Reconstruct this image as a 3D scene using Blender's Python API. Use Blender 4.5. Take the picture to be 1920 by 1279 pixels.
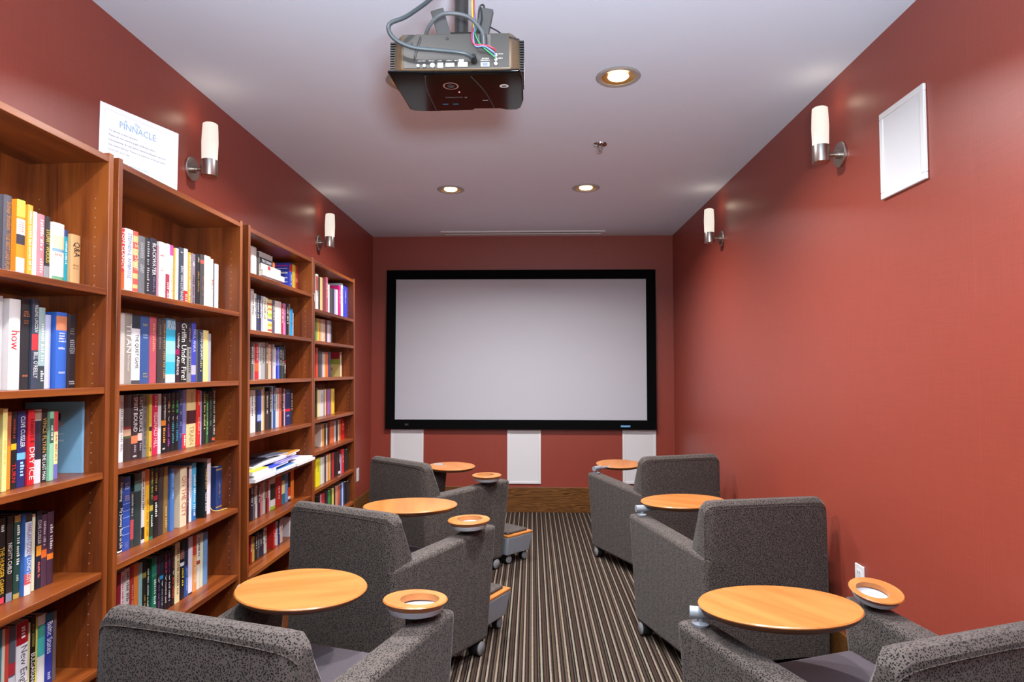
import bpy, bmesh, math, random
from mathutils import Matrix, Vector, Euler
random.seed(7)
sc = bpy.context.scene
for o in list(bpy.data.objects):
    bpy.data.objects.remove(o)
COL = sc.collection
PI = math.pi
R = math.radians

# ------------------------------------------------------------ camera, world, exposure
CAM_H = 1.45
FPX = 1195.0                                     # focal length in pixels of a 1920 wide frame
cam_d = bpy.data.cameras.new('camera')
cam_d.sensor_fit = 'HORIZONTAL'
cam_d.sensor_width = 36.0
cam_d.lens = FPX / 1920 * 36.0
cam_d.clip_start = 0.05
cam = bpy.data.objects.new('camera', cam_d)
COL.objects.link(cam)
cam.matrix_world = (Matrix.Translation((0, 0, CAM_H)) @ Matrix.Rotation(R(1.807), 4, 'Z')
                    @ Matrix.Rotation(R(90 + 2.678), 4, 'X') @ Matrix.Rotation(0.0015, 4, 'Z'))
sc.camera = cam
sc.view_settings.view_transform = 'Standard'
sc.view_settings.look = 'None'
sc.view_settings.exposure = 0.0
sc.view_settings.gamma = 1.0
sc.view_settings.use_curve_mapping = False

# the room is open behind the camera: soft neutral light comes in from there
wd = bpy.data.worlds.new('world')
sc.world = wd
wd.use_nodes = True
wd.node_tree.nodes['Background'].inputs[0].default_value = (0.84, 0.93, 1.0, 1)
wd.node_tree.nodes['Background'].inputs[1].default_value = .15

# a photographer's flash beside the camera, turned up to bounce off the ceiling
fl = bpy.data.lights.new('bounce_flash', 'AREA')
fl.shape = 'DISK'; fl.size = .35; fl.energy = 175; fl.color = (.80, .92, 1.0); fl.spread = R(160)
flo = bpy.data.objects.new('bounce_flash', fl)
COL.objects.link(flo)
flo.location = (.15, -.25, 1.62)
flo.rotation_euler = Vector((0, .34, .94)).to_track_quat('-Z', 'Y').to_euler()

# ------------------------------------------------------------ room dimensions
XL, XR, YB, ZC, YF = -1.680, 1.462, 6.629, 2.8625, -1.9

# ------------------------------------------------------------ colour and material helpers
def lin(h):
    h = h.lstrip('#')
    v = [int(h[i:i + 2], 16) / 255 for i in (0, 2, 4)]
    return tuple((c / 12.92 if c <= .04045 else ((c + .055) / 1.055) ** 2.4) for c in v) + (1,)

_m = {}
def base_mat(name):
    m = bpy.data.materials.new(name)
    m.use_nodes = True
    nt = m.node_tree
    return m, nt, nt.nodes['Principled BSDF']

def N(nt, t, **kw):
    n = nt.nodes.new(t)
    for k, v in kw.items():
        setattr(n, k, v)
    return n

def plain(name, col, rough=.5, metal=0, spec=.5, noise=.06, scale=40, coat=0):
    """A surface with one colour, faintly mottled by procedural noise."""
    key = ('p', name)
    if key in _m: return _m[key]
    m, nt, b = base_mat(name)
    c = lin(col) if isinstance(col, str) else tuple(col) + (1,)
    tc = N(nt, 'ShaderNodeTexCoord')
    nz = N(nt, 'ShaderNodeTexNoise'); nz.inputs['Scale'].default_value = scale
    mp = N(nt, 'ShaderNodeMapRange')
    mp.inputs['To Min'].default_value = 1 - noise; mp.inputs['To Max'].default_value = 1 + noise
    mx = N(nt, 'ShaderNodeVectorMath', operation='SCALE')
    mx.inputs[0].default_value = c[:3]
    nt.links.new(tc.outputs['Object'], nz.inputs['Vector'])
    nt.links.new(nz.outputs['Fac'], mp.inputs['Value'])
    nt.links.new(mp.outputs['Result'], mx.inputs['Scale'])
    nt.links.new(mx.outputs[0], b.inputs['Base Color'])
    b.inputs['Roughness'].default_value = rough
    b.inputs['Metallic'].default_value = metal
    b.inputs['Specular IOR Level'].default_value = spec
    if coat:
        b.inputs['Coat Weight'].default_value = coat
        b.inputs['Coat Roughness'].default_value = .05
    _m[key] = m
    return m

def glow(name, col, strength, base='#ffffff'):
    m, nt, b = base_mat(name)
    b.inputs['Base Color'].default_value = lin(base)
    b.inputs['Emission Color'].default_value = lin(col) if isinstance(col, str) else tuple(col) + (1,)
    b.inputs['Emission Strength'].default_value = strength
    b.inputs['Roughness'].default_value = .4
    return m

def wood(name, cols, axis, scale=1.0, rough=.35, spec=.5, figure=1.0, band=0.0):
    """Wood whose grain runs along one object axis: stretched noise through a colour ramp."""
    m, nt, b = base_mat(name)
    tc = N(nt, 'ShaderNodeTexCoord')
    mp = N(nt, 'ShaderNodeMapping')
    s = [9 * scale] * 3
    s[axis] = .9 * scale
    mp.inputs['Scale'].default_value = s
    n1 = N(nt, 'ShaderNodeTexNoise'); n1.inputs['Scale'].default_value = 1.0
    n1.inputs['Detail'].default_value = 6; n1.inputs['Distortion'].default_value = 1.2 * figure
    mp2 = N(nt, 'ShaderNodeMapping')
    s2 = [140 * scale] * 3
    s2[axis] = 5 * scale
    mp2.inputs['Scale'].default_value = s2
    n2 = N(nt, 'ShaderNodeTexNoise'); n2.inputs['Scale'].default_value = 1.0; n2.inputs['Detail'].default_value = 3
    mx = N(nt, 'ShaderNodeMath', operation='MULTIPLY_ADD')
    mx.inputs[1].default_value = .3
    cr = N(nt, 'ShaderNodeValToRGB')
    while len(cr.color_ramp.elements) < len(cols): cr.color_ramp.elements.new(.5)
    for i, c in enumerate(cols):
        cr.color_ramp.elements[i].position = .42 + .36 * i / (len(cols) - 1)
        cr.color_ramp.elements[i].color = lin(c)
    L = nt.links.new
    L(tc.outputs['Object'], mp.inputs['Vector']); L(mp.outputs[0], n1.inputs['Vector'])
    L(tc.outputs['Object'], mp2.inputs['Vector']); L(mp2.outputs[0], n2.inputs['Vector'])
    L(n2.outputs['Fac'], mx.inputs[0]); L(n1.outputs['Fac'], mx.inputs[2])
    L(mx.outputs[0], cr.inputs['Fac']); L(cr.outputs[0], b.inputs['Base Color'])
    b.inputs['Roughness'].default_value = rough
    b.inputs['Specular IOR Level'].default_value = spec
    return m

def wall_mat(name, col):
    """Vinyl wallpaper: fine vertical and horizontal thread texture, slight sheen, faint seams."""
    m, nt, b = base_mat(name)
    tc = N(nt, 'ShaderNodeTexCoord')
    L = nt.links.new
    mp = N(nt, 'ShaderNodeMapping'); mp.inputs['Scale'].default_value = (260, 260, 6)
    n1 = N(nt, 'ShaderNodeTexNoise'); n1.inputs['Detail'].default_value = 2; n1.inputs['Scale'].default_value = 1
    mp2 = N(nt, 'ShaderNodeMapping'); mp2.inputs['Scale'].default_value = (8, 8, 300)
    n2 = N(nt, 'ShaderNodeTexNoise'); n2.inputs['Detail'].default_value = 2; n2.inputs['Scale'].default_value = 1
    ad = N(nt, 'ShaderNodeMath', operation='ADD')
    mr = N(nt, 'ShaderNodeMapRange'); mr.inputs['From Min'].default_value = .6; mr.inputs['From Max'].default_value = 1.4
    mr.inputs['To Min'].default_value = .9; mr.inputs['To Max'].default_value = 1.1
    sx = N(nt, 'ShaderNodeSeparateXYZ')
    # paper seams, one every 1.32 m along the wall
    md = N(nt, 'ShaderNodeMath', operation='PINGPONG'); md.inputs[1].default_value = .66
    of = N(nt, 'ShaderNodeMath', operation='ADD'); of.inputs[1].default_value = .50
    lt = N(nt, 'ShaderNodeMath', operation='LESS_THAN'); lt.inputs[1].default_value = .0012
    ml = N(nt, 'ShaderNodeMath', operation='MULTIPLY_ADD'); ml.inputs[1].default_value = .15
    sc_ = N(nt, 'ShaderNodeVectorMath', operation='SCALE'); sc_.inputs[0].default_value = lin(col)[:3]
    L(tc.outputs['Object'], mp.inputs['Vector']); L(mp.outputs[0], n1.inputs['Vector'])
    L(tc.outputs['Object'], mp2.inputs['Vector']); L(mp2.outputs[0], n2.inputs['Vector'])
    L(n1.outputs['Fac'], ad.inputs[0]); L(n2.outputs['Fac'], ad.inputs[1]); L(ad.outputs[0], mr.inputs['Value'])
    L(tc.outputs['Object'], sx.inputs[0]); L(sx.outputs['Y'], of.inputs[0]); L(of.outputs[0], md.inputs[0])
    L(md.outputs[0], lt.inputs[0]); L(lt.outputs[0], ml.inputs[0]); L(mr.outputs[0], ml.inputs[2])
    L(ml.outputs[0], sc_.inputs['Scale']); L(sc_.outputs[0], b.inputs['Base Color'])
    bp = N(nt, 'ShaderNodeBump'); bp.inputs['Strength'].default_value = .06; bp.inputs['Distance'].default_value = .002
    L(ad.outputs[0], bp.inputs['Height']); L(bp.outputs[0], b.inputs['Normal'])
    b.inputs['Roughness'].default_value = .42
    b.inputs['Specular IOR Level'].default_value = .55
    return m

def carpet_mat():
    """Stripes running along the room: black, brown, taupe and beige threads of uneven width."""
    m, nt, b = base_mat('striped_carpet')
    L = nt.links.new
    tc = N(nt, 'ShaderNodeTexCoord')
    sx = N(nt, 'ShaderNodeSeparateXYZ')
    wob = N(nt, 'ShaderNodeTexNoise'); wob.inputs['Scale'].default_value = 90; wob.inputs['Detail'].default_value = 3
    wa = N(nt, 'ShaderNodeMath', operation='MULTIPLY_ADD'); wa.inputs[1].default_value = .005
    PER = .174
    dv = N(nt, 'ShaderNodeMath', operation='DIVIDE'); dv.inputs[1].default_value = PER
    fr = N(nt, 'ShaderNodeMath', operation='FRACT')
    cr = N(nt, 'ShaderNodeValToRGB'); cr.color_ramp.interpolation = 'CONSTANT'
    bk, br, dk, be, ta = '#141210', '#3d2d25', '#241b17', '#7a6f60', '#4f4236'
    seq = [(be, 8), (bk, 6), (br, 9), (bk, 7), (ta, 4), (bk, 7), (be, 9), (bk, 7), (br, 8), (dk, 5), (br, 5), (bk, 7),
           (be, 8), (br, 6), (bk, 8), (ta, 4), (br, 9), (bk, 5), (be, 9), (dk, 6), (br, 7), (bk, 8), (ta, 5), (br, 6)]
    tot = sum(w for c, w in seq); a = 0
    els = cr.color_ramp.elements
    while len(els) < len(seq): els.new(.5)
    for i, (c, w) in enumerate(seq):
        els[i].position = a / tot; els[i].color = lin(c); a += w
    nz = N(nt, 'ShaderNodeTexNoise'); nz.inputs['Scale'].default_value = 420; nz.inputs['Detail'].default_value = 2
    mr = N(nt, 'ShaderNodeMapRange'); mr.inputs['To Min'].default_value = .55; mr.inputs['To Max'].default_value = 1.45
    mx = N(nt, 'ShaderNodeVectorMath', operation='SCALE')
    L(tc.outputs['Object'], sx.inputs[0]); L(tc.outputs['Object'], wob.inputs['Vector'])
    L(wob.outputs['Fac'], wa.inputs[0]); L(sx.outputs['X'], wa.inputs[2]); L(wa.outputs[0], dv.inputs[0])
    L(dv.outputs[0], fr.inputs[0]); L(fr.outputs[0], cr.inputs['Fac'])
    L(tc.outputs['Object'], nz.inputs['Vector']); L(nz.outputs['Fac'], mr.inputs['Value'])
    L(cr.outputs[0], mx.inputs[0]); L(mr.outputs[0], mx.inputs['Scale']); L(mx.outputs[0], b.inputs['Base Color'])
    bp = N(nt, 'ShaderNodeBump'); bp.inputs['Strength'].default_value = .5; bp.inputs['Distance'].default_value = .004
    L(nz.outputs['Fac'], bp.inputs['Height']); L(bp.outputs[0], b.inputs['Normal'])
    b.inputs['Roughness'].default_value = .95
    b.inputs['Specular IOR Level'].default_value = .1
    return m

def spotted_fabric():
    """Upholstery with small dark dashes scattered over warm grey."""
    m, nt, b = base_mat('spotted_upholstery')
    L = nt.links.new
    tc = N(nt, 'ShaderNodeTexCoord')
    mp = N(nt, 'ShaderNodeMapping'); mp.inputs['Scale'].default_value = (185, 185, 185)
    ds = N(nt, 'ShaderNodeTexNoise'); ds.inputs['Scale'].default_value = 90
    ad = N(nt, 'ShaderNodeVectorMath', operation='MULTIPLY_ADD'); ad.inputs[1].default_value = (1.3, 1.3, 1.3)
    vo = N(nt, 'ShaderNodeTexVoronoi'); vo.inputs['Scale'].default_value = 1.0; vo.inputs['Randomness'].default_value = .85
    sm = N(nt, 'ShaderNodeMapRange'); sm.interpolation_type = 'SMOOTHSTEP'
    sm.inputs['From Min'].default_value = .33; sm.inputs['From Max'].default_value = .47
    nz = N(nt, 'ShaderNodeTexNoise'); nz.inputs['Scale'].default_value = 500
    mr = N(nt, 'ShaderNodeMapRange'); mr.inputs['To Min'].default_value = .75; mr.inputs['To Max'].default_value = 1.25
    mx = N(nt, 'ShaderNodeMix', data_type='RGBA')
    mx.inputs[6].default_value = lin('#151311'); mx.inputs[7].default_value = lin('#544c47')
    m2 = N(nt, 'ShaderNodeVectorMath', operation='SCALE')
    L(tc.outputs['Object'], mp.inputs['Vector']); L(tc.outputs['Object'], ds.inputs['Vector'])
    L(ds.outputs['Color'], ad.inputs[0]); L(mp.outputs[0], ad.inputs[2]); L(ad.outputs[0], vo.inputs['Vector'])
    L(vo.outputs['Distance'], sm.inputs['Value']); L(sm.outputs[0], mx.inputs[0])
    L(tc.outputs['Object'], nz.inputs['Vector']); L(nz.outputs['Fac'], mr.inputs['Value'])
    L(mx.outputs[2], m2.inputs[0]); L(mr.outputs[0], m2.inputs['Scale']); L(m2.outputs[0], b.inputs['Base Color'])
    bp = N(nt, 'ShaderNodeBump'); bp.inputs['Strength'].default_value = .25; bp.inputs['Distance'].default_value = .002
    L(nz.outputs['Fac'], bp.inputs['Height']); L(bp.outputs[0], b.inputs['Normal'])
    b.inputs['Roughness'].default_value = .92
    b.inputs['Specular IOR Level'].default_value = .15
    b.inputs['Sheen Weight'].default_value = .12
    b.inputs['Sheen Roughness'].default_value = .4
    return m

# ------------------------------------------------------------ mesh helpers
class MB:
    """Collects shapes and links them as one mesh object."""
    def __init__(s):
        s.v = []; s.f = []; s.mi = []
    def add(s, vs, fs, mi=0, M=None):
        o = len(s.v)
        s.v += [tuple(M @ Vector(v)) if M else tuple(v) for v in vs]
        s.f += [tuple(i + o for i in f) for f in fs]
        s.mi += [mi] * len(fs)
        return s
    def box(s, x0, x1, y0, y1, z0, z1, mi=0, M=None):
        vs = [(x, y, z) for x in (x0, x1) for y in (y0, y1) for z in (z0, z1)]
        return s.add(vs, [(0, 1, 3, 2), (4, 6, 7, 5), (0, 4, 5, 1), (2, 3, 7, 6), (0, 2, 6, 4), (1, 5, 7, 3)], mi, M)
    def prism(s, poly, x0, x1, mi=0, M=None):
        """Polygon in the YZ plane extruded along X (counter-clockwise seen from +X)."""
        n = len(poly)
        vs = [(x0, y, z) for y, z in poly] + [(x1, y, z) for y, z in poly]
        fs = [tuple(reversed(range(n))), tuple(range(n, 2 * n))]
        fs += [(i, (i + 1) % n, n + (i + 1) % n, n + i) for i in range(n)]
        return s.add(vs, fs, mi, M)
    def lathe(s, prof, seg=32, mi=0, M=None, cap=True):
        """Profile of (r, z) turned about Z."""
        vs = []; fs = []
        n = len(prof)
        for i in range(seg):
            a = 2 * PI * i / seg
            vs += [(r * math.cos(a), r * math.sin(a), z) for r, z in prof]
        for i in range(seg):
            j = (i + 1) % seg
            for k in range(n - 1):
                fs.append((i * n + k, j * n + k, j * n + k + 1, i * n + k + 1))
        if cap:
            if prof[0][0] > 1e-6: fs.append(tuple(reversed([i * n for i in range(seg)])))
            if prof[-1][0] > 1e-6: fs.append(tuple(i * n + n - 1 for i in range(seg)))
        return s.add(vs, fs, mi, M)
    def cyl(s, p, q, r, seg=20, mi=0):
        p = Vector(p); q = Vector(q); d = q - p
        M = Matrix.Translation(p) @ d.to_track_quat('Z', 'Y').to_matrix().to_4x4()
        return s.lathe([(r, 0), (r, d.length)], seg, mi, M)
    def tube(s, pts, r, seg=10, mi=0, smooth=6):
        P = [Vector(p) for p in pts]
        if smooth and len(P) > 2:                                   # Catmull-Rom through the points
            Q = []
            for i in range(len(P) - 1):
                a = P[max(i - 1, 0)]; b = P[i]; c = P[i + 1]; d = P[min(i + 2, len(P) - 1)]
                for k in range(smooth):
                    t = k / smooth
                    Q.append(.5 * ((2 * b) + (c - a) * t + (2 * a - 5 * b + 4 * c - d) * t * t + (3 * b - a - 3 * c + d) * t ** 3))
            P = Q + [P[-1]]
        vs = []; fs = []
        up = Vector((.31, .2, .93)).normalized()
        for i, p in enumerate(P):
            t = (P[min(i + 1, len(P) - 1)] - P[max(i - 1, 0)]).normalized()
            u = (up - t * up.dot(t))
            u = u.normalized() if u.length > 1e-4 else Vector((1, 0, 0))
            w = t.cross(u); up = u
            vs += [p + (u * math.cos(2 * PI * k / seg) + w * math.sin(2 * PI * k / seg)) * r for k in range(seg)]
        for i in range(len(P) - 1):
            for k in range(seg):
                l = (k + 1) % seg
                fs.append((i * seg + k, i * seg + l, (i + 1) * seg + l, (i + 1) * seg + k))
        fs.append(tuple(reversed(range(seg)))); fs.append(tuple((len(P) - 1) * seg + k for k in range(seg)))
        return s.add(vs, fs, mi)
    def build(s, name, mats, parent=None, bevel=0, seg=3, smooth=False, angle=40):
        me = bpy.data.meshes.new(name)
        me.from_pydata(s.v, [], s.f)
        mats = mats if isinstance(mats, (list, tuple)) else [mats]
        for m in mats: me.materials.append(m)
        me.polygons.foreach_set('material_index', s.mi)
        me.update()
        o = bpy.data.objects.new(name, me)
        COL.objects.link(o)
        if parent: o.parent = parent
        if bevel:
            b = o.modifiers.new('bevel', 'BEVEL'); b.width = bevel; b.segments = seg; b.limit_method = 'ANGLE'
            b.angle_limit = R(30); b.harden_normals = False
        if smooth or bevel:
            me.polygons.foreach_set('use_smooth', [True] * len(me.polygons))
            try:
                me.set_sharp_from_angle(angle=R(angle))
            except Exception:
                pass
        return o

def tag(o, label, cat, group=None, kind=None):
    o['label'] = label
    if cat: o['category'] = cat
    if group: o['group'] = group
    if kind: o['kind'] = kind
    return o

def thing(name, label, cat, loc=(0, 0, 0), rot=(0, 0, 0), group=None):
    o = bpy.data.objects.new(name, None)
    o.empty_display_size = .05
    COL.objects.link(o)
    o.location = loc; o.rotation_euler = rot
    return tag(o, label, cat, group)

def structure(name, mb, m, label, **kw):
    o = mb.build(name, m, **kw)
    o['kind'] = 'structure'; o['label'] = label
    return o

# lettering: a word turned into a flat mesh, or unreadable small print drawn as rows of dashes
_glyph = {}
def word_mesh(txt):
    if txt not in _glyph:
        cu = bpy.data.curves.new('word', 'FONT'); cu.body = txt; cu.size = 1; cu.resolution_u = 2
        ob = bpy.data.objects.new('word', cu); COL.objects.link(ob)
        dg = bpy.context.evaluated_depsgraph_get()
        me = bpy.data.meshes.new_from_object(ob.evaluated_get(dg))
        bpy.data.objects.remove(ob)
        vs = [v.co.copy() for v in me.vertices]; fs = [tuple(p.vertices) for p in me.polygons]
        bpy.data.meshes.remove(me)
        x0 = min(v.x for v in vs); x1 = max(v.x for v in vs); y0 = min(v.y for v in vs); y1 = max(v.y for v in vs)
        _glyph[txt] = ([((v.x - x0) / (x1 - x0), (v.y - y0) / (y1 - y0)) for v in vs], fs, x1 - x0, y1 - y0)
    return _glyph[txt]

def put_word(mb, txt, org, dx, dy, w, h, mi=0, stretch=1.5):
    """Word inside the w x h rectangle at org spanned by unit vectors dx, dy, centred and not over-stretched."""
    uv, fs, ww, hh = word_mesh(txt)
    sx = w / ww; sy = h / hh
    sy = min(sy, stretch * sx); sx = min(sx, stretch * sy)
    W_, H_ = ww * sx, hh * sy
    o = Vector(org) + Vector(dx) * (w - W_) / 2 + Vector(dy) * (h - H_) / 2
    mb.add([o + Vector(dx) * (u * W_) + Vector(dy) * (v * H_) for u, v in uv], fs, mi)

def put_dashes(mb, org, dx, dy, w, h, rnd, mi=0):
    o = Vector(org); dx = Vector(dx); dy = Vector(dy)
    lw = min(h * .62, w / 4); x = 0
    word = rnd.randint(4, 8); k = 0
    while x + lw <= w:
        if k == word:
            x += lw * .8; k = 0; word = rnd.randint(3, 8); continue
        a = o + dx * x; t = h * rnd.choice((1, 1, .72, .72, .85)); ww = lw * rnd.uniform(.45, .75)
        mb.add([a, a + dx * ww, a + dx * ww + dy * t, a + dy * t], [(0, 1, 2, 3)], mi)
        x += lw; k += 1

# ------------------------------------------------------------ materials
M_wall = wall_mat('red_wallpaper', '#8d3c2d')
M_ceil = plain('white_ceiling_paint', '#d9e5f6', .85, spec=.2, noise=.015, scale=6)
M_carpet = carpet_mat()
CH = ['#4a200a', '#703411', '#88471a']
M_caseV = wood('cherry_upright', CH, 2, 1.0, .36)
M_caseH = wood('cherry_shelf', CH, 0, 1.0, .33)
M_maple = wood('honey_maple', ['#a8622b', '#b26d33', '#ba773c'], 1, 1.6, .3, figure=.5)
M_walnut = wood('figured_walnut', ['#2e1a0c', '#5a3617', '#7c5226', '#4c2d14', '#6e4520'], 0, 1.1, .35, figure=4)
M_fab = spotted_fabric()
M_seat = plain('plain_grey_seat_fabric', '#544c50', .95, spec=.1, noise=.28, scale=330)
M_dark = plain('black_plastic', '#161514', .5)
M_under = plain('dark_underside', '#1a1714', .8)
M_grey = plain('light_grey_plastic', '#8b9096', .42)
M_cap = plain('mid_grey_plastic', '#7d7d7f', .45)
M_nickel = plain('brushed_nickel', '#b4aca4', .32, metal=1, noise=.03)
M_chrome = plain('chrome', '#c8c8c6', .1, metal=1, noise=.01)
M_white = plain('white_painted_metal', '#dcdad8', .55, noise=.02)
M_mesh = plain('white_speaker_cloth', '#d6d5d5', .8, noise=.06, scale=900)
M_black = plain('black_velvet_frame', '#050505', .9, spec=.1)
M_screen = plain('matt_white_screen', '#bcbcc2', .9, spec=.1, noise=.008, scale=5)
M_page = plain('book_pages', '#ddd4c0', .9, spec=.1, noise=.12, scale=300)
M_paper = plain('white_paper', '#d6d6dc', .7, noise=.01)
M_ink = plain('grey_ink', '#6c6c74', .8)
M_blueink = plain('blue_ink', '#7fa3c4', .8)
M_frost = glow('frosted_glass_lit', (1.0, .90, .78), .80, '#8c8882')
M_bulb = glow('lamp_lens_lit', (1.0, .78, .46), 14)
M_pin = plain('steel_shelf_pin', '#a8927c', .4, metal=.3)

# ------------------------------------------------------------ room shell
T = .12
structure('floor', MB().box(XL - T, XR + T, YF, YB + T, -.1, 0), M_carpet, 'striped brown and beige carpet floor')
structure('ceiling', MB().box(XL - T, XR + T, YF, YB + T, ZC, ZC + .1), M_ceil, 'smooth white ceiling')
structure('wall_left', MB().box(XL - T, XL, YF, YB + T, 0, ZC), M_wall, 'red papered left wall behind the bookcases')
structure('wall_right', MB().box(XR, XR + T, YF, YB + T, 0, ZC), M_wall, 'long red papered right wall')
structure('wall_back', MB().box(XL, XR, YB, YB + T, 0, ZC), M_wall, 'red back wall carrying the screen')
BH = .256
structure('baseboard_back', MB().box(XL, XR, YB - .02, YB, 0, BH), M_walnut, 'tall figured walnut baseboard below the screen', bevel=.003)
structure('baseboard_left', MB().prism([(4.96, 0), (YB - .02, 0), (YB - .02, .23), (4.96, .23)], XL, XL + .02), M_walnut, 'walnut baseboard on the left wall past the bookcases', bevel=.003)
structure('baseboard_right', MB().prism([(YF, 0), (YB - .02, 0), (YB - .02, .23), (YF, .23)], XR - .02, XR), M_walnut, 'walnut baseboard on the right wall', bevel=.003)

# ------------------------------------------------------------ projection screen
t = thing('projection_screen', 'large wide projection screen in a black frame on the back wall', 'screen', (-.125, YB, .85))
sx0, sx1, sz0, sz1 = -1.393, 1.397, 0, 1.648
fw = .095
MB().box(sx0 + fw - .01, sx1 - fw + .01, -.03, -.018, fw - .01, sz1 - fw + .01).build('screen_surface', M_screen, t)
fr = MB()
fr.box(sx0, sx1, -.055, -.004, sz1 - fw, sz1).box(sx0, sx1, -.055, -.004, 0, fw)
fr.box(sx0, sx0 + fw, -.055, -.004, fw, sz1 - fw).box(sx1 - fw, sx1, -.055, -.004, fw, sz1 - fw)
fr.build('screen_frame', M_black, t, bevel=.004)
bd = MB().box(1.03, 1.128, -.0575, -.055, .026, .047).build('name_badge', plain('blue_badge', '#2f86c0', .4), t)
lm = MB(); put_word(lm, 'Stewart', (1.036, -.0582, .03), (1, 0, 0), (0, 0, 1), .086, .013); lm.build('lettering', M_white, bd)
lm = MB(); put_word(lm, 'DC', (-1.185, -.0562, .036), (1, 0, 0), (0, 0, 1), .035, .018); lm.build('corner_mark', M_cap, t)

# ------------------------------------------------------------ in-wall speakers
def speaker(w, h, loc, rz, label):
    t = thing('wall_speaker', label, 'speaker', loc, (0, 0, rz), 'white flush speakers set in the walls')
    f = MB(); b = .026
    f.box(-w / 2, w / 2, -.012, 0, h - b, h).box(-w / 2, w / 2, -.012, 0, 0, b)
    f.box(-w / 2, -w / 2 + b, -.012, 0, b, h - b).box(w / 2 - b, w / 2, -.012, 0, b, h - b)
    f.build('speaker_frame', M_white, t, bevel=.003)
    MB().box(-w / 2 + b, w / 2 - b, -.008, -.001, b, h - b).build('grille', M_mesh, t)
speaker(.343, .552, (-1.297, YB - .001, .29), 0, 'white flush speaker below the left end of the screen')
speaker(.347, .552, (-.083, YB - .001, .288), 0, 'white flush speaker below the middle of the screen')
speaker(.343, .552, (1.10, YB - .001, .294), 0, 'white flush speaker below the right end of the screen')
speaker(.302, .360, (XR - .001, 2.516, 2.161), -PI / 2, 'white flush speaker high on the right wall beside the sconce')

# ------------------------------------------------------------ wall sockets
def outlet(loc, rz, label):
    t = thing('wall_outlet', label, 'outlet', loc, (0, 0, rz))
    MB().box(-.037, .037, -.007, 0, -.062, .062).build('cover_plate', M_white, t, bevel=.002)
    for z in (-.026, .026):
        s_ = MB().box(-.017, .017, -.0085, -.0065, z - .015, z + .015).build('socket', M_mesh, t, bevel=.002)
        MB().box(-.008, -.005, -.0089, -.0083, z - .004, z + .008).box(.005, .008, -.0089, -.0083, z - .004, z + .008).build('slot', M_dark, s_)
outlet((XL + .001, 6.13, .45), PI / 2, 'white wall outlet on the left wall past the bookcases')
outlet((XR - .001, 2.928, .527), -PI / 2, 'white wall outlet low on the right wall behind the cup holder')

# ------------------------------------------------------------ wall sconces
def sconce(side, y, z, off, label):
    x = XL if side < 0 else XR
    t = thing('wall_sconce', label, 'wall lamp', (x, y, z), (0, 0, 0 if side < 0 else PI), 'frosted glass cylinder sconces')
    Mx = Matrix.Rotation(PI / 2, 4, 'Y')
    MB().lathe([(.060, .001), (.060, .008), (.056, .012), (.02, .014), (.02, .03), (.016, .03)], 40, 0, Matrix.Translation((0, 0, .038)) @ Mx).build('back_plate', M_nickel, t, smooth=True)
    MB().cyl((.012, 0, .038), (off - .03, 0, .038), .011).build('lamp_arm', M_nickel, t, smooth=True)
    MB().lathe([(.034, -.002), (.037, 0), (.0385, .003), (.0385, .080), (.037, .081)], 40, 0, Matrix.Translation((off, 0, 0))).build('metal_cup', M_nickel, t, smooth=True)
    MB().lathe([(.036, .070), (.0375, .13), (.0385, .17), (.0365, .225), (.0345, .260), (.030, .263), (.028, .261), (.028, .08)], 40, 0, Matrix.Translation((off, 0, 0)), cap=False).build('glass_shade', M_frost, t, smooth=True)
    ld = bpy.data.lights.new('sconce_bulb', 'POINT'); ld.energy = .28; ld.color = (1, .82, .6); ld.shadow_soft_size = .03
    lo = bpy.data.objects.new('sconce_bulb', ld); COL.objects.link(lo); lo.parent = t; lo.location = (off, 0, .285)
sconce(-1, 3.046, 2.403, .092, 'wall sconce on the left wall beside the white notice')
sconce(-1, 4.92, 2.417, .09, 'wall sconce on the left wall above the farthest bookcase')
sconce(1, 3.02, 2.437, .095, 'wall sconce on the right wall next to the white speaker')
sconce(1, 4.91, 2.434, .098, 'wall sconce far along the right wall near the screen')

# ------------------------------------------------------------ recessed ceiling lights
def downlight(x, y, label, power=41):
    t = thing('recessed_light', label, 'ceiling light', (x, y, ZC), (0, 0, 0), 'round recessed ceiling lights')
    MB().lathe([(.078, -.001), (.105, -.001), (.107, -.004), (.100, -.009), (.080, -.007), (.078, -.001)], 48, cap=False).build('trim_ring', plain('satin_grey_trim', '#9c9894', .4), t, smooth=True)
    MB().lathe([(.079, -.006), (.072, -.0035), (.050, -.0015), (.050, -.0008), (.079, -.0008)], 48, cap=False).build('reflector', plain('gold_reflector', '#c89a58', .3, metal=.7), t, smooth=True)
    MB().lathe([(0, -.012), (.03, -.011), (.045, -.007), (.050, -.002)], 40, cap=False).build('bulb', M_bulb, t, smooth=True)
    ld = bpy.data.lights.new('downlight_lamp', 'AREA'); ld.shape = 'DISK'; ld.size = .12; ld.energy = power
    ld.color = (.97, .97, 1.0); ld.spread = R(148)
    lo = bpy.data.objects.new('downlight_lamp', ld); COL.objects.link(lo); lo.parent = t; lo.location = (0, 0, -.016)
downlight(.413, 3.01, 'lit recessed ceiling light right of the projector')
downlight(-.605, 3.03, 'recessed ceiling light mostly hidden behind the projector')
downlight(.415, 4.873, 'lit recessed ceiling light near the screen, right one of two')
downlight(-.634, 4.888, 'lit recessed ceiling light near the screen, left one of two')
for x in (-.62, .414):
    for y in (1.13, -.75):
        downlight(x, y, 'recessed ceiling light in the room half behind the projector', 40 if y > 0 else 9)

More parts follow.
